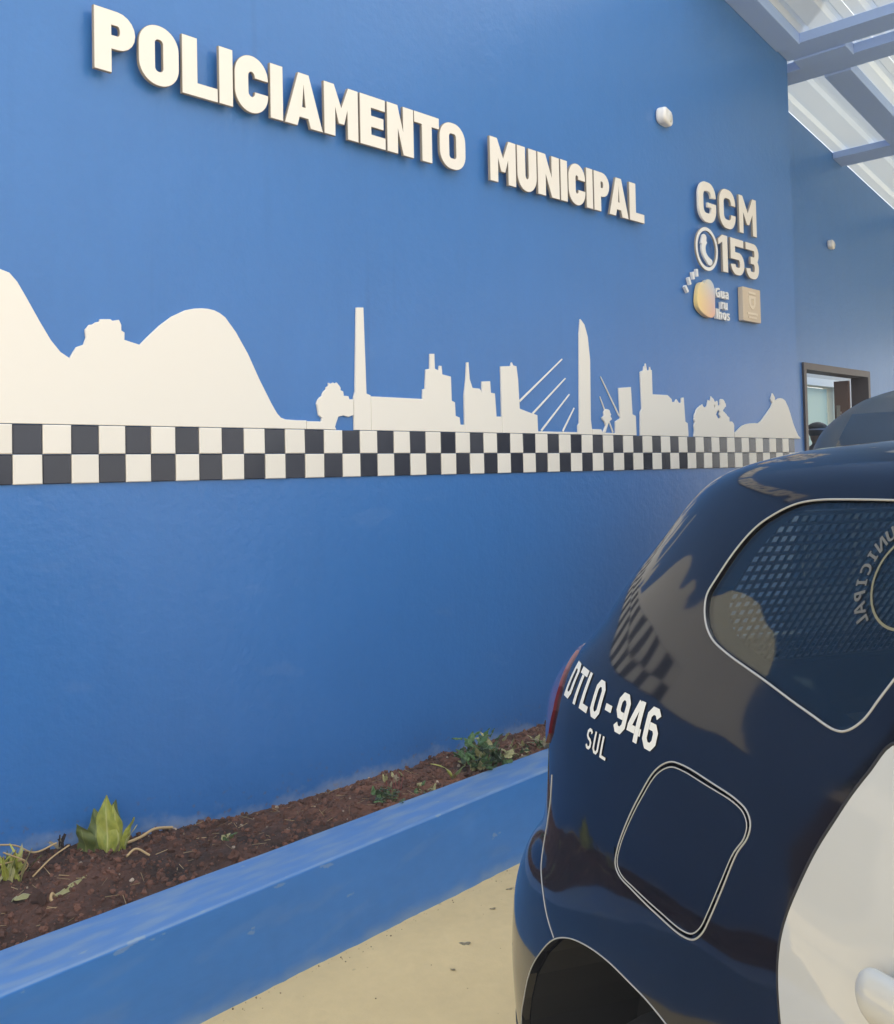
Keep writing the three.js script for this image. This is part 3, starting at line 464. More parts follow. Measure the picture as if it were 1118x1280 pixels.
{
  const t = thing('dry_leaf', 'curled pale brown dry leaf near the planter rim', 'dry leaf', [1.44, soilY(1.44, 0.37) + 0.008, 0.37], 0.3);
  const g = leafGeo(0.16, 0.014, 0.1, 0.9); g.rotateX(1.45); g.rotateY(1.75); mesh('blade', g, L3, t);
  mesh('curl', tube([[0, 0.003, 0], [-0.012, 0.012, 0.004], [-0.022, 0.002, 0.01], [-0.02, -0.008, 0.02]], 0.005), strawMat, t);
}
{
  const t = thing('dry_leaf', 'crumpled golden dry leaf below the left leaf clump', 'dry leaf', [1.335, soilY(1.335, 0.32) + 0.01, 0.32], 0.8);
  for (let i = 0; i < 3; i++) { const g = leafGeo(0.08, 0.016, 0.5, 0.7); g.rotateX(1.3 + 0.2 * i); g.rotateY(1.2 + i * 0.5); mesh('blade', g, L3, t); }
}
function tuft(x, z, name, label, n, mats, len, wid, spread, stemM, cat = 'plant') {
  const t = thing(name, label, cat, [x, soilY(x, z) - 0.006, z], rr(0, 6));
  for (let i = 0; i < n; i++) {
    const a = rr(0, 6.28), rad = spread * Math.sqrt(rnd()), h = rr(0.0, 1) * len[1] * 0.9;
    if (stemM && i % 3 === 0) mesh('stem', tube([[0, 0, 0], [rad * Math.cos(a) * 0.5, h * 0.6, rad * Math.sin(a) * 0.5], [rad * Math.cos(a), h + 0.01, rad * Math.sin(a)]], 0.0018, false, 6, 4), stemM, t);
    addLeaf(t, mats[i % mats.length], rr(...len), rr(...wid), { at: [rad * Math.cos(a), h, rad * Math.sin(a)], turn: rr(0, 6.28), lean: rr(0.3, 1.3), curl: rr(0, 0.5), fold: rr(0.1, 0.5) });
  }
  return t;
}
tuft(2.12, 0.30, 'seedling', 'tiny pale seedling alone in the bare soil', 9, [L3, L2], [0.018, 0.03], [0.006, 0.010], 0.018, stemMat);
tuft(2.83, 0.415, 'low_plant', 'low dark green plant against the rim left of the curved yellow leaf', 26, [L5, L2, L5], [0.025, 0.045], [0.009, 0.016], 0.075, stemMat);
{ const x = 2.90, z = 0.37; const t = thing('red_stem_plant', 'small plant with thin reddish upright stems behind the low dark plant', 'plant', [x, soilY(x, z), z]);
  for (let i = 0; i < 8; i++) { const a = rr(-0.04, 0.04), b = rr(-0.03, 0.03), h = rr(0.05, 0.115); mesh('stem', tube([[a * 0.4, 0, b * 0.4], [a * 0.7, h * 0.5, b], [a, h, b]], 0.0022, false, 8, 4), redStem, t); addLeaf(t, i % 2 ? L4 : L3, 0.035, 0.008, { at: [a, h - 0.015, b], turn: rr(0, 6), lean: rr(0.2, 1) }); } }
tuft(3.02, 0.405, 'low_plant', 'sparse pale low plant just left of the curved yellow leaf', 14, [L3, L2], [0.02, 0.04], [0.006, 0.012], 0.05, stemMat);
{ const x = 3.22, z = 0.385; const t = thing('yellow_leaf_plant', 'single arched yellow green leaf standing before the leafy bush', 'plant', [x, soilY(x, z), z], toCam(x, z));
  addLeaf(t, L1, 0.12, 0.020, { turn: -1.2, lean: 0.15, curl: 0.75, droop: 0.5, fold: 0.4 }); addLeaf(t, L1d, 0.07, 0.014, { turn: 1.9, lean: 0.4, curl: 0.5 }); addLeaf(t, L3, 0.06, 0.010, { turn: 0.2, lean: 0.6, curl: 0.4 }); }
{ const x = 3.44, z = 0.36; const t = tuft(x, z, 'leafy_bush', 'bushiest green plant in the planter, taller than its neighbours', 95, [L2, L2, L5, L2, L3], [0.035, 0.06], [0.012, 0.021], 0.12, stemMat, 'plant');
  for (let i = 0; i < 26; i++) { const a = rr(0, 6.28), q = rr(0, 0.10); addLeaf(t, i % 4 ? L2 : L3, rr(0.04, 0.065), rr(0.013, 0.022), { at: [q * Math.cos(a), rr(0.05, 0.125), q * Math.sin(a)], turn: rr(0, 6.28), lean: rr(0.2, 1.2), curl: 0.3 }); } }
for (const [x, lab, n] of [[3.66, 'pale leafed low plant right next to the leafy bush', 30], [3.83, 'straggly pale low plant in the row right of the bush', 26], [4.00, 'yellowish low plant midway between bush and car', 26], [4.17, 'low pale plant second from the tail of the car', 26], [4.35, 'low whitish leaved plant nearest the tail of the car', 30]])
  tuft(x, zB(x) - 0.06 + rr(-0.015, 0.015), 'low_plant', lab, n, [L3, L2, L4, L3], [0.025, 0.05], [0.008, 0.015], 0.07, stemMat);
for (const [x, z, s, lab] of [[2.60, 1.05, 0.05, 'curled dark fallen leaf lying on the tan pavement'], [3.05, 0.86, 0.028, 'small dark leaf scrap on the pavement nearest the car bumper'], [2.87, 0.93, 0.024, 'small brown leaf scrap on the pavement beside the kerb'], [2.43, 1.14, 0.02, 'tiny dark speck of leaf on the pavement in front of the curled leaf']]) {
  const g = leafGeo(s, s * 0.28, 0.25, 0.5); g.rotateX(1.5); g.rotateY(1.0 + x); g.translate(x, 0.006, z); tag(mesh('fallen_leaf', g, L4), lab, 'fallen leaf');
}
// ---------------------------------------------------------------- unseen house and trees added past the wall's end to reflect in the car
{
  const h = thing('added_house', 'plain beige rendered house added out of view left of the blue wall for car reflections', 'house', [-3.2, 0, -6.5], 0.25);
  const pl = std({ color: C3(0.70, 0.60, 0.46), roughness: 0.9 });
  const sh = shapeOf([[-4.2, 0], [4.2, 0], [4.2, 4.6], [0, 6.6], [-4.2, 4.6]], [[[-2.6, 1.0], [-2.6, 2.4], [-1.2, 2.4], [-1.2, 1.0]], [[1.2, 0.02], [1.2, 2.3], [2.3, 2.3], [2.3, 0.02]]]);
  const g = extrude(sh, 0.25); g.translate(0, 0, -0.25); mesh('wall', g, pl, h);
  for (const s of [-1, 1]) { const r = box(-0.06, 4.95, 0, 0.12, -6.5, 0.5); r.rotateZ(-0.444); r.scale(s, 1, 1); r.translate(0, 6.68, 0); mesh('roof', r, std({ color: C3(0.20, 0.075, 0.045), roughness: 0.9, side: THREE.DoubleSide }), h); }
  mesh('window', box(-2.6, -1.2, 1.0, 2.4, -0.22, -0.18), std({ color: C3(0.02, 0.025, 0.03), roughness: 0.1 }), h); mesh('door', box(1.2, 2.3, 0.02, 2.3, -0.2, -0.14), std({ color: C3(0.09, 0.05, 0.03), roughness: 0.5 }), h);
  mesh('side_wall', [box(-4.2, -3.95, 0, 4.6, -6.4, -0.26), box(3.95, 4.2, 0, 4.6, -6.4, -0.26)], pl, h);
  const leaf = new THREE.BufferGeometry(); leaf.setAttribute('position', new THREE.Float32BufferAttribute([-0.5, 0, 0, 0.5, 0, 0, 0, 1, 0.1], 3)); leaf.computeVertexNormals();
  const crown = (n, R, y0) => { const P = []; const cl = []; for (let i = 0; i < 14; i++) cl.push([rr(-1, 1) * R, y0 + rr(-0.7, 0.9) * R, rr(-1, 1) * R, rr(0.35, 0.6) * R]); for (let i = 0; i < n; i++) { const [cx, cy, cz, cr] = cl[i % 14]; const v = new THREE.Vector3(rr(-1, 1), rr(-1, 1), rr(-1, 1)).normalize().multiplyScalar(cr * Math.cbrt(rnd())); const a = rr(0.09, 0.17), q = new THREE.Euler(rr(0, 6), rr(0, 6), rr(0, 6)); for (const c of [[-0.4, 0, 0], [0.4, 0, 0], [0, 1, 0.1]]) { const p = new THREE.Vector3(...c).multiplyScalar(a).applyEuler(q); P.push(cx + v.x + p.x, cy + v.y + p.y, cz + v.z + p.z); } } const g = new THREE.BufferGeometry(); g.setAttribute('position', new THREE.Float32BufferAttribute(P, 3)); g.computeVertexNormals(); return g; };
  for (const [x, z, R, lab] of [[-0.2, -3.6, 1.0, 'smaller leafy tree added out of view behind the left end of the blue wall'], [-5.4, -3.2, 1.5, 'larger leafy tree added out of view farther left in front of the added house']]) {
    const t = thing('added_tree', lab, 'tree', [x, 0, z]);
    mesh('trunk', [tube([[0, 0, 0], [0.05, R, 0.02], [0, 2.2 * R, 0]], 0.09 * R), tube([[0.02, 1.3 * R, 0], [0.3 * R, 2 * R, 0.2], [0.7 * R, 2.6 * R, 0.3]], 0.05 * R), tube([[0.03, 1.5 * R, 0], [-0.3 * R, 2.1 * R, -0.1], [-0.6 * R, 2.7 * R, -0.3]], 0.05 * R)], std({ color: C3(0.10, 0.07, 0.05), roughness: 0.95 }), t);
    mesh('crown', crown(5200, R, 2.7 * R), std({ color: C3(0.05, 0.085, 0.025), roughness: 0.8, side: THREE.DoubleSide }), t);
  }
}
// ---------------------------------------------------------------- cars: bodies as stacked rounded plans
function curve(tab) {                                                  // smooth interpolation through [y, value] knots
  return y => {
    const n = tab.length; if (y <= tab[0][0]) return tab[0][1]; if (y >= tab[n - 1][0]) return tab[n - 1][1];
    let i = 0; while (y > tab[i + 1][0]) i++;
    const [x0, v0] = tab[i], [x1, v1] = tab[i + 1], h = x1 - x0, sl = k => { if (k <= 0 || k >= n - 1) return (tab[Math.min(k + 1, n - 1)][1] - tab[Math.max(k - 1, 0)][1]) / (tab[Math.min(k + 1, n - 1)][0] - tab[Math.max(k - 1, 0)][0]); return (tab[k + 1][1] - tab[k - 1][1]) / (tab[k + 1][0] - tab[k - 1][0]); };
    const t = (y - x0) / h, m0 = sl(i) * h, m1 = sl(i + 1) * h, t2 = t * t, t3 = t2 * t;
    return v0 * (2 * t3 - 3 * t2 + 1) + m0 * (t3 - 2 * t2 + t) + v1 * (-2 * t3 + 3 * t2) + m1 * (t3 - t2);
  };
}
function bodyGeo(B, off = 0, y0 = B.y0, y1 = B.y1, NY = 110) {
  const NQ = 400, NS = 60, P = [], I = [], rings = [];
  const half = (y) => {                                                // near half outline from front centre to rear centre, as [x, w]
    const w = Math.max(0.02, B.W(y) + off), sr = B.sr(y) + off, sf = B.sf(y) - off, o = [];
    const ra = Math.min(B.s0, sr - 0.15), fa = Math.max(B.f0, sf + 0.15), m = 2 / B.n, mf = 2 / B.nf;
    for (let i = 0; i <= NQ; i++) { const a = i / NQ * Math.PI / 2; o.push([fa - (fa - sf) * Math.cos(a) ** mf, w * Math.sin(a) ** mf]); }
    for (let i = 1; i < NS; i++) o.push([fa + (ra - fa) * i / NS, w]);
    for (let i = 0; i <= NQ; i++) { const a = Math.PI / 2 - i / NQ * Math.PI / 2; o.push([ra + (sr - ra) * Math.cos(a) ** m, w * Math.sin(a) ** m]); }
    const A = [0]; for (let i = 1; i < o.length; i++) A.push(A[i - 1] + Math.hypot(o[i][0] - o[i - 1][0], o[i][1] - o[i - 1][1]));
    const M_ = 150, e = []; let k = 0; for (let i = 0; i <= M_; i++) { const q = A[A.length - 1] * i / M_; while (k < A.length - 2 && A[k + 1] < q) k++; const f = clamp((q - A[k]) / (A[k + 1] - A[k] || 1)); e.push([o[k][0] + (o[k + 1][0] - o[k][0]) * f, o[k][1] + (o[k + 1][1] - o[k][1]) * f]); }
    return e;
  };
  for (let j = 0; j <= NY; j++) {
    const t = j / NY, y = y0 + (y1 - y0) * (1 - Math.pow(1 - t, B.pw ?? 1.6)), h = half(y), ring = [];
    const wv = (x, z) => 1 + (B.wave ?? 0) * (noise.noise(x * 6.5, y * 8, z * 3) + 0.5 * noise.noise(x * 14, y * 13, z * 3 + 5));
    for (const [x, w] of h) ring.push([x, y, -w * wv(x, -1)]); for (let i = h.length - 2; i > 0; i--) ring.push([h[i][0], y, h[i][1] * wv(h[i][0], 1)]);
    rings.push(ring);
  }
  const n = rings[0].length; for (const r of rings) for (const p of r) P.push(...p);
  for (let j = 0; j < NY; j++) for (let i = 0; i < n; i++) { const a = j * n + i, b = j * n + (i + 1) % n, c = a + n, d = b + n; I.push(a, c, b, b, c, d); }
  const cap = (j, up) => { const c = P.length / 3, r = rings[j]; P.push(r.reduce((s, p) => s + p[0], 0) / n, r[0][1] + (up ? 0.002 : 0), 0); for (let i = 0; i < n; i++) { const a = j * n + i, b = j * n + (i + 1) % n; up ? I.push(a, c, b) : I.push(b, c, a); } };
  cap(0, false); cap(NY, true);
  const g = new THREE.BufferGeometry(); g.setAttribute('position', new THREE.Float32BufferAttribute(P, 3)); g.setIndex(I); g.computeVertexNormals();
  g.setAttribute('uv', new THREE.Float32BufferAttribute(new Float32Array(P.length / 3 * 2), 2)); return g;
}
const ev = new Evaluator(); ev.useGroups = false; ev.attributes = ['position', 'normal', 'uv'];
const br = g => { const b = new Brush(g); b.updateMatrixWorld(); return b; };
const cut = (a, b) => ev.evaluate(a, b, SUBTRACTION), both = (a, b) => ev.evaluate(a, b, INTERSECTION);
const sidePrism = (pts, w0, w1, near = true) => { const g = new THREE.ExtrudeGeometry(shapeOf(pts), { depth: w1 - w0, bevelEnabled: false }); g.translate(0, 0, near ? -w1 : w0); return br(g); };
const rearPrism = (pts, x0, x1) => { const g = new THREE.ExtrudeGeometry(shapeOf(pts), { depth: x1 - x0, bevelEnabled: false }); g.rotateY(Math.PI / 2); g.translate(x0, 0, 0); return br(g); };   // pts are [-z, y]
const smoothLoop = (pts, n = 80, closed = true) => new THREE.CatmullRomCurve3(pts.map(p => new THREE.Vector3(p[0], p[1], 0)), closed, 'centripetal').getPoints(n).slice(0, closed ? n : n + 1).map(p => [p.x, p.y]);

const B = {
  W: curve([[0.18, 0.80], [0.3, 0.87], [0.5, 0.893], [0.75, 0.90], [0.95, 0.89], [1.1, 0.865], [1.2, 0.84], [1.3, 0.805], [1.45, 0.745], [1.58, 0.68], [1.62, 0.645], [1.645, 0.59], [1.66, 0.52], [1.675, 0.36], [1.68, 0.12]]),
  sr: curve([[0.18, 2.38], [0.3, 2.42], [0.4, 2.445], [0.5, 2.452], [0.6, 2.436], [0.7, 2.40], [0.8, 2.325], [0.88, 2.228], [0.95, 2.205], [1.02, 2.212], [1.1, 2.235], [1.15, 2.235], [1.2, 2.20], [1.3, 2.075], [1.4, 1.99], [1.5, 1.89], [1.58, 1.815], [1.62, 1.745], [1.645, 1.65], [1.66, 1.56], [1.675, 1.3], [1.68, 0.9]]),
  sf: curve([[0.18, -1.45], [0.3, -1.53], [0.5, -1.56], [0.75, -1.53], [0.88, -1.46], [0.97, -1.25], [1.02, -0.85], [1.06, -0.45], [1.12, -0.30], [1.3, -0.08], [1.5, 0.20], [1.6, 0.34], [1.645, 0.44], [1.66, 0.52], [1.675, 0.6], [1.68, 0.7]]),
  s0: 1.0, f0: -0.4, n: 4.5, nf: 3, wave: 0.0011, y0: 0.18, y1: 1.68,
};
const wOn = (s, y) => { const ra = B.s0, L = B.sr(y) - ra, t = clamp((s - ra) / L, 0, 0.9999); return B.W(y) * (1 - t ** B.n) ** (1 / B.n); };
const on = (s, y, d = 0) => [s, y, -(wOn(s, y) * (1 + (B.wave ?? 0) * (noise.noise(s * 6.5, y * 8, -3) + 0.5 * noise.noise(s * 14, y * 13, 2))) + d)];                  // a point on the near flank, d metres proud

const WIN = [[1.059, 1.294], [1.127, 1.304], [1.221, 1.325], [1.33, 1.347], [1.376, 1.361], [1.403, 1.379], [1.421, 1.402], [1.427, 1.423], [1.416, 1.449], [1.391, 1.495], [1.361, 1.531], [1.324, 1.554], [1.284, 1.569], [1.242, 1.575], [1.179, 1.577], [1.04, 1.578], [0.90, 1.578], [0.885, 1.56], [0.90, 1.50], [0.94, 1.44], [0.985, 1.385], [1.01, 1.345], [1.03, 1.312]];
const FLAP = [[1.401, 1.166], [1.369, 1.170], [1.293, 1.166], [1.228, 1.161], [1.202, 1.154], [1.19, 1.141], [1.192, 1.123], [1.21, 1.097], [1.23, 1.049], [1.251, 1.0], [1.265, 0.974], [1.285, 0.957], [1.313, 0.951], [1.378, 0.953], [1.459, 0.959], [1.505, 0.965], [1.52, 0.977], [1.516, 1.007], [1.492, 1.059], [1.468, 1.099], [1.435, 1.145]];
const ARCH = [[2.09, 0.12], [2.085, 0.30], [2.027, 0.464], [1.984, 0.532], [1.928, 0.61], [1.844, 0.692], [1.769, 0.749], [1.695, 0.783], [1.614, 0.804], [1.542, 0.813], [1.467, 0.8135], [1.397, 0.811], [1.33, 0.80], [1.25, 0.772], [1.17, 0.715], [1.11, 0.62], [1.08, 0.50], [1.07, 0.35], [1.07, 0.12]];
const DOOR = [[0.86, 1.30], [0.90, 1.30], [0.966, 1.298], [0.991, 1.261], [1.012, 1.227], [1.029, 1.195], [1.051, 1.153], [1.072, 1.103], [1.087, 1.06], [1.093, 1.027], [1.092, 0.988], [1.081, 0.935], [1.06, 0.87], [1.03, 0.80], [1.0, 0.70], [0.985, 0.55], [0.98, 0.38]];
const mirrorS = pts => pts;

const TURN = Math.atan2(0.89361, 0.448843);
const car = thing('patrol_car', 'dark navy patrol car with a white rear door, marked DTLO-946 SUL behind the door', 'car', [1.51914, 0, 4.25349], TURN);
{
  const outer = bodyGeo(B), inner = bodyGeo(B, -0.045, 0.30, 1.632, 60);
  let body = cut(br(outer), br(inner));
  const win = smoothLoop(WIN, 90);
  for (const near of [true, false]) {
    body = cut(body, sidePrism(win, 0.35, 1.1, near));
    body = cut(body, sidePrism([[0.30, 1.30], [0.85, 1.30], [0.85, 1.40], [0.80, 1.56], [0.36, 1.575]], 0.35, 1.1, near));     // rear door window
    body = cut(body, sidePrism([[-0.28, 1.28], [0.24, 1.30], [0.24, 1.565], [0.14, 1.55]], 0.35, 1.1, near));                  // front door window
    body = cut(body, sidePrism(ARCH, 0.56, 1.2, near));
    body = cut(body, sidePrism(ARCH.map(([x, y]) => [x - 2.42, y * 0.93]), 0.56, 1.2, near));
  }
  const RW = smoothLoop([[-0.45, 1.22], [-0.3, 1.205], [0, 1.20], [0.3, 1.205], [0.45, 1.22], [0.475, 1.26], [0.43, 1.48], [0.39, 1.515], [0, 1.53], [-0.39, 1.515], [-0.43, 1.48], [-0.475, 1.26]], 80);
  body = cut(body, rearPrism(RW, 1.35, 3));
  const WS = [[-0.62, 1.10], [0.62, 1.10], [0.54, 1.54], [-0.54, 1.54]];
  body = cut(body, rearPrism(WS, -1.2, 0.6));
  const flap = smoothLoop(FLAP, 80);
  // a groove around the filler flap
  const grow = (pts, d) => { const c = pts.reduce((a, p) => [a[0] + p[0] / pts.length, a[1] + p[1] / pts.length], [0, 0]); return pts.map(([x, y]) => { const l = Math.hypot(x - c[0], y - c[1]); return [c[0] + (x - c[0]) * (1 + d / l), c[1] + (y - c[1]) * (1 + d / l)]; }); };
  const core = both(br(outer), sidePrism(grow(flap, 0.0022), 0.3, 1.2));
  const innerSkin = br(bodyGeo(B, -0.012));
  body = cut(body, cut(core, innerSkin));
  const m = (name, brush, mat, parent = car) => mesh(name, metreUV(brush.geometry), mat, parent);
  const bodyMesh = m('body', body, M.navy);
  const shellOuter = br(bodyGeo(B, 0.0015)), shellIn = br(bodyGeo(B, -0.010)), glassOut = br(bodyGeo(B, -0.004)), glassIn = br(bodyGeo(B, -0.008));
  const skin = (o, i, prism) => cut(both(o, prism), i);
  // filler flap
  const flapMesh = m('fuel_flap', skin(br(bodyGeo(B, 0.0005)), shellIn, sidePrism(grow(flap, -0.0022), 0.3, 1.2)), M.navy);
  mesh('flap_edge_highlight', [tube(grow(flap, 0.0042).map(([x, y]) => on(x, y, 0.0001)), 0.0014, true, 160), tube(grow(flap, -0.0036).map(([x, y]) => on(x, y, 0.0001)), 0.0012, true, 160)], M.trim, flapMesh).name = 'painted_edge_glint';  // pale tubes paint the light caught along the flap gap
  // quarter window and its seal
  const q = m('quarter_window', skin(glassOut, glassIn, sidePrism(win, 0.35, 1.1)), M.tint);
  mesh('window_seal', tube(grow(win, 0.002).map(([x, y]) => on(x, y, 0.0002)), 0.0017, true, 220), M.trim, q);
  m('quarter_window', skin(glassOut, glassIn, sidePrism(win, 0.35, 1.1, false)), M.tint);
  m('rear_window', skin(glassOut, glassIn, rearPrism(RW, 1.35, 3)), phys({ color: C3(0.95, 0.97, 0.96), roughness: 0, transmission: 1, thickness: 0, ior: 1.5 }));
  m('windscreen', skin(glassOut, glassIn, rearPrism(WS, -1.2, 0.6)), M.tint);
  for (const near of [true, false]) { m('door_window', skin(glassOut, glassIn, sidePrism([[0.30, 1.30], [0.85, 1.30], [0.85, 1.40], [0.80, 1.56], [0.36, 1.575]], 0.35, 1.1, near)), M.tint); m('door_window', skin(glassOut, glassIn, sidePrism([[-0.28, 1.28], [0.24, 1.30], [0.24, 1.565], [0.14, 1.55]], 0.35, 1.1, near)), M.tint); }
  // white rear doors
  const doorEdge = smoothLoop(DOOR, 70, false), doorPoly = [[0.25, 0.38], ...doorEdge.slice().reverse(), [0.84, 1.285], [0.25, 1.285]];
  for (const near of [true, false]) {
    const d = m('rear_door', skin(br(bodyGeo(B, 0.004)), shellIn, sidePrism(doorPoly, 0.3, 1.2, near)), M.whitePaint); if (near) { d.userData.label = 'white rear door';
      mesh('door_gap', tube(doorEdge.map(([x, y]) => on(x + 0.004, y, 0.0005)), 0.0030, false, 140), M.dark, d);
      const hg = new THREE.CapsuleGeometry(0.029, 0.19, 10, 24); hg.rotateZ(Math.PI / 2 - 0.03); hg.scale(1, 1.08, 0.55); hg.translate(0.813, 1.052, -(wOn(0.85, 1.05) + 0.024)); mesh('door_handle', hg, M.whitePaint, d);
      const cup = new THREE.SphereGeometry(1, 24, 12); cup.scale(0.10, 0.045, 0.004); cup.translate(0.80, 1.026, -(wOn(0.83, 1.04) + 0.003)); mesh('handle_recess_shade', cup, std({ color: C3(0.25, 0.25, 0.23), roughness: 0.5 }), d); }  // darker patch paints the shade below the handle
    const f = m('front_door', skin(br(bodyGeo(B, 0.004)), shellIn, sidePrism([[-0.42, 0.38], [0.242, 0.38], [0.242, 1.27], [-0.30, 1.25], [-0.40, 1.05]], 0.3, 1.2, near)), M.whitePaint); f.userData.label = 'white front door';
  }
  // tail lamps
  for (const near of [true, false]) m('tail_lamp', cut(skin(br(bodyGeo(B, 0.006)), shellIn, sidePrism([[1.962, 1.246], [1.935, 1.215], [1.915, 1.185], [1.905, 1.14], [1.92, 1.09], [1.96, 1.06], [2.5, 1.05], [2.5, 1.25]], 0.42, 1.2, near)), br(new THREE.BoxGeometry(0.01, 0.01, 0.01))), M.lampRed);
  // bumper with its seam
  const SEAM = [[1.73, 0.735], [1.769, 0.752], [1.805, 0.773], [1.846, 0.81], [1.885, 0.845], [1.90, 0.885], [1.885, 0.93], [1.873, 0.972], [1.876, 1.02]];
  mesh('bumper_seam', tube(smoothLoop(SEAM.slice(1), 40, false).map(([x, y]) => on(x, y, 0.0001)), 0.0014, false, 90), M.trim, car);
  m('rear_bumper', skin(br(bodyGeo(B, 0.003)), shellIn, rearPrism([[-1, 0.19], [1, 0.19], [1, 0.40], [-1, 0.40]], 2.0, 3)), std({ color: C3(0.03, 0.03, 0.033), roughness: 0.6 }));
  mesh('arch_edge_highlight', tube(smoothLoop(ARCH.slice(1), 80, false).map(([x, y]) => on(x, y, 0.0002)), 0.0013, false, 160), M.trim, car);  // pale tube painted as the arch lip catching light
  // wheel wells and wheels
  const well = dx => { const P = [], I = []; ARCH.forEach(([x, y]) => { for (const z of [0, 1]) P.push(x + dx, (dx ? y * 0.93 : y) - 0.004, z ? -0.56 : -(wOn(x + dx, y) - 0.02)); }); const n = ARCH.length; for (let i = 0; i + 1 < n; i++) I.push(2 * i, 2 * i + 1, 2 * i + 2, 2 * i + 1, 2 * i + 3, 2 * i + 2); const g = new THREE.BufferGeometry(); g.setAttribute('position', new THREE.Float32BufferAttribute(P, 3)); g.setIndex(I); const gg = g.toNonIndexed(); gg.computeVertexNormals(); const bk = new THREE.ExtrudeGeometry(shapeOf(ARCH.map(([x, y]) => [x + dx, (dx ? y * 0.93 : y) - 0.004])), { depth: 0.012, bevelEnabled: false }); bk.translate(0, 0, -0.56); return join([gg, bk]); };
  const liner = std({ color: C3(0.004, 0.004, 0.0045), roughness: 0.95, side: THREE.DoubleSide });
  for (const dx of [0, -2.42]) { const g = well(dx); mesh('wheel_well', g, liner, car); const g2 = g.clone(); g2.scale(1, 1, -1); mesh('wheel_well', g2, liner, car); }
  for (const x of [1.52, -0.90]) for (const s of [-1, 1]) {
    const ty = new THREE.LatheGeometry([[0.20, -0.10], [0.30, -0.105], [0.325, -0.09], [0.335, -0.05], [0.335, 0.05], [0.325, 0.09], [0.30, 0.105], [0.20, 0.10]].map(p => new THREE.Vector2(...p)), 48); ty.rotateX(Math.PI / 2); ty.translate(x, 0.335, s * 0.68);
    const wh = mesh('wheel', ty, M.rubber, car); const rim = []; const hub = new THREE.CylinderGeometry(0.205, 0.205, 0.12, 36, 1, true); hub.rotateX(Math.PI / 2); rim.push(hub); const disc = new THREE.CylinderGeometry(0.07, 0.08, 0.03, 20); disc.rotateX(Math.PI / 2); disc.translate(0, 0, s * 0.06); rim.push(disc);
    for (let i = 0; i < 5; i++) { const sp = new THREE.BoxGeometry(0.06, 0.17, 0.025); sp.translate(0, 0.125, s * 0.055); sp.rotateZ(i * 1.2566); rim.push(sp); }
    const rg = join(rim); rg.translate(x, 0.335, s * 0.68); mesh('rim', rg, std({ color: C3(0.35, 0.35, 0.36), metalness: 0.8, roughness: 0.35 }), wh);
  }
  // inside: dark trim, seats, the wire guard behind the tailgate glass and the round emblem on that glass
  const trim = std({ color: C3(0.020, 0.021, 0.023), roughness: 0.8 });
  mesh('cabin_floor', box(-0.4, 2.1, 0.31, 0.36, -0.52, 0.52), trim, car);
  mesh('rear_seat', [(() => { const g = extrude(shapeOf([[0.55, 0.55], [0.75, 0.5], [1.02, 1.18], [0.93, 1.24]]), 1.1, 0.03, 3); g.translate(0, 0, -0.55); return g; })(), box(0.2, 0.7, 0.40, 0.58, -0.55, 0.55)], trim, car);
  for (const z of [-0.36, 0.36]) { mesh('headrest', (() => { const g = new THREE.CapsuleGeometry(0.07, 0.14, 6, 14); g.rotateX(Math.PI / 2); g.translate(0.99, 1.33, z); return g; })(), trim, car); mesh('front_seat', (() => { const g = extrude(shapeOf([[-0.25, 0.5], [-0.05, 0.5], [0.18, 1.15], [0.10, 1.38], [0.0, 1.36], [0.04, 1.15]]), 0.42, 0.03, 3); g.translate(0, 0, z - 0.21); return g; })(), trim, car); }
  mesh('parcel_box', box(1.25, 1.84, 0.37, 1.08, -0.60, 0.60), trim, car);
  // wire guard
  const wires = []; const lean = y => 2.02 - (y - 1.2) * 0.95;
  for (let i = 0; i <= 36; i++) { const z = -0.396 + i * 0.022; const g = new THREE.CylinderGeometry(0.0046, 0.0046, 0.47, 4); g.rotateZ(Math.atan(0.95)); g.scale(1, 0.36 / (0.47 * Math.cos(Math.atan(0.95))), 1); g.translate(lean(1.35), 1.35, z); wires.push(g); }
  for (let j = 0; j <= 17; j++) { const y = 1.165 + j * 0.0215; const g = new THREE.CylinderGeometry(0.0046, 0.0046, 0.80, 4); g.rotateX(Math.PI / 2); g.translate(lean(y) + 0.006, y, 0); wires.push(g); }
  const wg = mesh('wire_guard', wires, std({ color: C3(0.006, 0.0065, 0.007), roughness: 0.8 }), car); wg.userData.kind = 'stuff';
  // emblem: a ring and mirrored characters stuck to the quarter window
  const put = (g) => { g = g.index ? g.toNonIndexed() : g; const p = g.attributes.position; for (let i = 0; i < p.count; i++) { const S = 1.020 + p.getX(i), y = 1.480 + p.getY(i); p.setXYZ(i, ...on(S, y, -0.0022)); } g.computeVertexNormals(); return g; };
  const grey = std({ color: C3(0.10, 0.10, 0.095), roughness: 0.7, side: THREE.DoubleSide }), olive = std({ color: C3(0.15, 0.14, 0.085), roughness: 0.6, side: THREE.DoubleSide });
  mesh('emblem_ring', put(new THREE.RingGeometry(0.0565, 0.0600, 72, 2)), olive, q);
  const txt = 'GUARDA CIVIL MUNICIPAL', em2 = [];
  [...txt].forEach((ch, i) => { if (ch === ' ') return; const g = new THREE.ShapeGeometry(font.generateShapes(ch, 0.0185), 3); g.computeBoundingBox(); g.translate(-(g.boundingBox.max.x + g.boundingBox.min.x) / 2, 0.0690, 0); g.rotateZ(2.35 - i * 4.7 / (txt.length - 1)); em2.push(g); });
  mesh('emblem_lettering', put(join(em2)), grey, q);
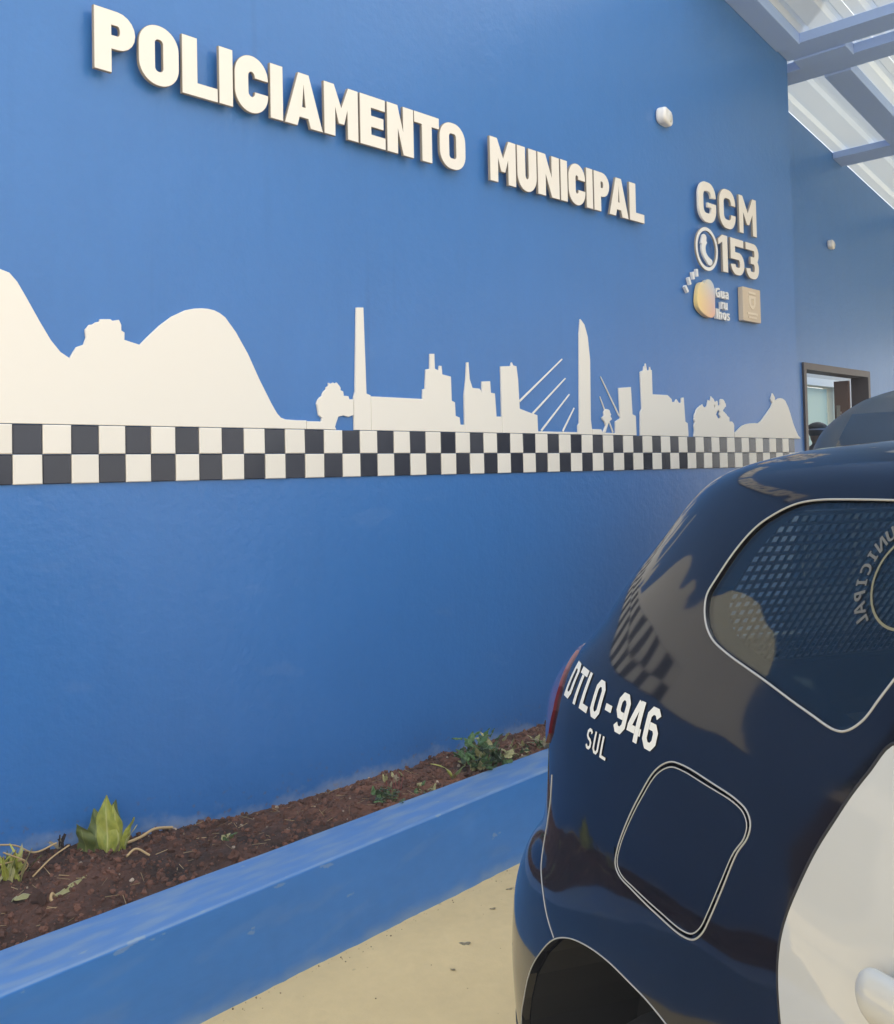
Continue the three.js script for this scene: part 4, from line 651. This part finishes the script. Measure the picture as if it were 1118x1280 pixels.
  // markings on the flank
  const stroke = (pts, h, closed) => {                                // ribbon -> strip of quads laid on the flank
    const out = []; const n = pts.length, seg = closed ? n : n - 1; const L = [], R = [];
    for (let i = 0; i < n; i++) {
      const a = pts[closed ? (i + n - 1) % n : Math.max(0, i - 1)], b = pts[i], c = pts[closed ? (i + 1) % n : Math.min(n - 1, i + 1)];
      let d1 = [b[0] - a[0], b[1] - a[1]], d2 = [c[0] - b[0], c[1] - b[1]]; if (!closed && i === 0) d1 = d2; if (!closed && i === n - 1) d2 = d1;
      const l1 = Math.hypot(...d1), l2 = Math.hypot(...d2), n1 = [-d1[1] / l1, d1[0] / l1], n2 = [-d2[1] / l2, d2[0] / l2]; let m = [n1[0] + n2[0], n1[1] + n2[1]]; const ml = Math.hypot(...m); m = [m[0] / ml, m[1] / ml]; const s = h / Math.max(0.4, m[0] * n1[0] + m[1] * n1[1]);
      L.push([b[0] + m[0] * s, b[1] + m[1] * s]); R.push([b[0] - m[0] * s, b[1] - m[1] * s]);
    }
    for (let i = 0; i < seg; i++) { const j = (i + 1) % n, K = 8; for (let k = 0; k < K; k++) { const f = (A, t) => [A[i][0] + (A[j][0] - A[i][0]) * t, A[i][1] + (A[j][1] - A[i][1]) * t]; out.push([f(L, k / K), f(R, k / K), f(R, (k + 1) / K), f(L, (k + 1) / K)]); } }
    return out;
  };
  const GL = {                                                        // strokes in a 0.56 x 1 box
    D: [[[[0.09, 0.09], [0.36, 0.09], [0.47, 0.22], [0.47, 0.78], [0.36, 0.91], [0.09, 0.91]], true]], T: [[[[0.0, 0.91], [0.56, 0.91]], false], [[[0.28, 0.815], [0.28, 0.0]], false]], L: [[[[0.09, 1.0], [0.09, 0.09], [0.53, 0.09]], false]],
    O: [[[[0.20, 0.09], [0.36, 0.09], [0.47, 0.22], [0.47, 0.78], [0.36, 0.91], [0.20, 0.91], [0.09, 0.78], [0.09, 0.22]], true]], '-': [[[[0.12, 0.45], [0.44, 0.45]], false]],
    9: [[[[0.10, 0.20], [0.20, 0.09], [0.36, 0.09], [0.47, 0.22], [0.47, 0.78], [0.36, 0.91], [0.20, 0.91], [0.09, 0.78], [0.09, 0.55], [0.18, 0.44], [0.375, 0.44]], false]], 6: [[[[0.46, 0.80], [0.36, 0.91], [0.20, 0.91], [0.09, 0.78], [0.09, 0.22], [0.20, 0.09], [0.36, 0.09], [0.47, 0.22], [0.47, 0.44], [0.38, 0.55], [0.185, 0.55]], false]],
    4: [[[[0.40, 0.0], [0.40, 0.40], [0.40, 1.0]].map(p => p), false], [[[0.305, 0.97], [0.06, 0.34], [0.06, 0.28], [0.305, 0.28]], false], [[[0.495, 0.28], [0.56, 0.28]], false]],
    S: [[[[0.46, 0.80], [0.36, 0.91], [0.20, 0.91], [0.09, 0.80], [0.09, 0.62], [0.20, 0.52], [0.36, 0.48], [0.47, 0.38], [0.47, 0.20], [0.36, 0.09], [0.20, 0.09], [0.10, 0.20]], false]], U: [[[[0.09, 1.0], [0.09, 0.22], [0.20, 0.09], [0.36, 0.09], [0.47, 0.22], [0.47, 1.0]], false]],
  };
  const mark = (txt, s0, s1, y0, y1, hgt, hw, gap) => {
    const n = [...txt].length, step = (s0 - s1) / (n + 0.0), P = [], I = [];
    [...txt].forEach((ch, i) => { for (const [pl, cl] of GL[ch]) for (const qd of stroke(pl, hw, cl)) { const b = P.length / 3; for (const [u, v] of qd) { const fr = (i + u / 0.56 * gap) / n, s = s0 - (s0 - s1) * fr, y = y0 + (y1 - y0) * fr + v * hgt; P.push(...on(s, y, 0.0018)); } I.push(b, b + 1, b + 2, b, b + 2, b + 3); } });
    const g = new THREE.BufferGeometry(); g.setAttribute('position', new THREE.Float32BufferAttribute(P, 3)); g.setIndex(I); g.computeVertexNormals(); return g;
  };
  const decal = std({ color: C3(0.66, 0.65, 0.60), roughness: 0.5, side: THREE.DoubleSide });
  mesh('unit_number_marking', mark('DTLO-946', 1.868, 1.440, 1.178, 1.171, 0.066, 0.088, 0.84), decal, car);
  mesh('zone_marking', mark('SUL', 1.694, 1.594, 1.121, 1.120, 0.037, 0.070, 0.80), decal, car);
  // front details out of the picture
  for (const s of [-1, 1]) { const g = new THREE.SphereGeometry(0.1, 20, 12); g.scale(0.5, 0.7, 1.4); g.translate(-1.33, 0.80, s * 0.6); mesh('headlight', g, M.white, car); }
  for (const s of [-1, 1]) { const g = new THREE.SphereGeometry(0.1, 20, 12); g.scale(0.6, 0.7, 1.0); g.translate(-0.22, 1.24, s * 0.95); mesh('mirror', g, M.navy, car); }
}
// ---------------------------------------------------------------- grey van beyond the patrol car
{
  const V = { W: curve([[0.2, 0.90], [0.6, 0.96], [1.2, 0.97], [1.6, 0.955], [1.79, 0.90], [1.9, 0.77], [1.97, 0.63], [2.02, 0.46], [2.05, 0.2]]), sr: curve([[0.2, 4.6], [1.2, 4.7], [1.9, 4.6], [2.05, 4.3]]), sf: curve([[0.2, 0.05], [0.6, 0], [0.95, 0.08], [1.2, 0.25], [1.6, 0.5], [1.8, 0.66], [1.97, 0.9], [2.05, 1.4]]), s0: 4.2, f0: 0.95, n: 5, nf: 3.5, y0: 0.2, y1: 2.05, pw: 1.5 };
  const van = thing('grey_van', 'dark grey van with a rounded roof parked beyond the patrol car', 'van', [3.98, 0, 2.28], 0);
  const o = bodyGeo(V, 0, 0.2, 2.05, 80); const dk = phys({ color: C3(0.045, 0.055, 0.062), roughness: 0.45, clearcoat: 0.5, clearcoatRoughness: 0.2 });
  mesh('body', o, dk, van);
  const so = br(bodyGeo(V, 0.004, 0.2, 2.05, 60)), si = br(bodyGeo(V, -0.01, 0.2, 2.04, 60));
  mesh('windscreen', cut(both(so, rearPrism([[-0.85, 1.12], [0.85, 1.12], [0.72, 1.86], [-0.72, 1.86]], 0, 2)), si).geometry, phys({ color: C3(0.02, 0.026, 0.03), roughness: 0.08, clearcoat: 1 }), van);
  for (const x of [0.9, 3.7]) for (const s of [-1, 1]) { const g = new THREE.TorusGeometry(0.25, 0.1, 12, 32); g.translate(x, 0.35, s * 0.92); mesh('wheel', g, M.rubber, van); }
}
// ---------------------------------------------------------------- person in the doorway
{
  const t = thing('person', 'person in a dark uniform and cap standing in the doorway, back turned', 'person', [11.28, 0.37, -1.5], -0.4);
  const J = [[[0, 0.95, 0], [0, 1.15, 0.0], 0.13, 0.13], [[0, 1.15, 0], [0, 1.36, 0], 0.13, 0.135], [[-0.14, 1.38, 0], [0.14, 1.38, 0], 0.075, 0.075], [[0, 1.40, 0], [0, 1.52, 0.01], 0.055, 0.052], [[0, 1.575, 0.015], [0, 1.62, 0.0], 0.082, 0.088],
    ...[-1, 1].flatMap(s => [[[s * 0.09, 0.95, 0], [s * 0.10, 0.50, 0.01], 0.095, 0.062], [[s * 0.10, 0.50, 0.01], [s * 0.10, 0.09, -0.01], 0.06, 0.042], [[s * 0.10, 0.05, -0.03], [s * 0.11, 0.035, 0.14], 0.045, 0.035], [[s * 0.185, 1.37, 0], [s * 0.225, 1.10, -0.01], 0.055, 0.043], [[s * 0.225, 1.10, -0.01], [s * 0.235, 0.86, 0.05], 0.042, 0.030], [[s * 0.235, 0.85, 0.05], [s * 0.23, 0.75, 0.075], 0.032, 0.022]])];
  const seg = (p, a, b) => { const ab = [b[0] - a[0], b[1] - a[1], b[2] - a[2]], ap = [p[0] - a[0], p[1] - a[1], p[2] - a[2]]; const h = clamp((ab[0] * ap[0] + ab[1] * ap[1] + ab[2] * ap[2]) / (ab[0] ** 2 + ab[1] ** 2 + ab[2] ** 2)); return [Math.hypot(ap[0] - ab[0] * h, ap[1] - ab[1] * h, ap[2] - ab[2] * h), h]; };
  const R = 110, mc = new MarchingCubes(R, new THREE.MeshBasicMaterial(), false, false, 200000), sc = 0.92;
  mc.isolation = 0;
  for (let k = 0; k < R; k++) for (let j = 0; j < R; j++) for (let i = 0; i < R; i++) {
    const p = [(i / R * 2 - 1) * sc, (j / R * 2 - 1) * sc + 0.87, (k / R * 2 - 1) * sc]; let d = 1;
    if (Math.abs(p[0]) < 0.4 && Math.abs(p[2]) < 0.3) for (const [a, b, ra, rb] of J) { const [l, h] = seg(p, a, b); const q = l - (ra + (rb - ra) * h), kk = 0.035, m = Math.max(kk - Math.abs(d - q), 0) / kk; d = Math.min(d, q) - m * m * kk * 0.25; }
    mc.field[i + j * R + k * R * R] = -d;
  }
  mc.update();
  const n = mc.count, g = new THREE.BufferGeometry(); const pa = mc.positionArray.slice(0, n * 3), col = [];
  for (let i = 0; i < n; i++) { pa[3 * i] *= sc; pa[3 * i + 1] = pa[3 * i + 1] * sc + 0.87; pa[3 * i + 2] *= sc; const y = pa[3 * i + 1], hand = y < 0.86 && y > 0.7 && Math.abs(pa[3 * i]) > 0.18; const c = y > 1.50 || hand ? [0.26, 0.15, 0.10] : y < 0.08 ? [0.01, 0.01, 0.01] : [0.012, 0.016, 0.032]; col.push(...c); }
  g.setAttribute('position', new THREE.Float32BufferAttribute(pa, 3)); g.setAttribute('normal', new THREE.Float32BufferAttribute(mc.normalArray.slice(0, n * 3), 3)); g.setAttribute('color', new THREE.Float32BufferAttribute(col, 3));
  t.rotation.y = Math.PI - 1.2;
  mesh('body', g, std({ vertexColors: true, roughness: 0.8, side: THREE.DoubleSide }), t);
  const hair = new THREE.SphereGeometry(0.096, 24, 16, 0, 6.29, 0, 2.0); hair.scale(1, 1.05, 1.08); hair.translate(0, 1.625, -0.008); mesh('hair', hair, M.dark, t);
  const cap = new THREE.SphereGeometry(0.118, 28, 14, 0, 6.29, 0, 1.5); cap.scale(1, 0.72, 1.08); cap.translate(0, 1.655, 0); const c = mesh('cap', cap, std({ color: C3(0.02, 0.025, 0.03), roughness: 0.8 }), t);
  const bandG = new THREE.CylinderGeometry(0.119, 0.117, 0.016, 32, 1, true); bandG.scale(1, 1, 1.08); bandG.translate(0, 1.655, 0); mesh('cap_band', bandG, std({ color: C3(0.55, 0.55, 0.6), roughness: 0.6, side: THREE.DoubleSide }), c);
  const vis = new THREE.CylinderGeometry(0.10, 0.10, 0.006, 24, 1, false, -1.3, 2.6); vis.translate(0, 1.645, 0.08); mesh('cap_visor', vis, M.dark, c);
}
renderer.render(scene, camera);
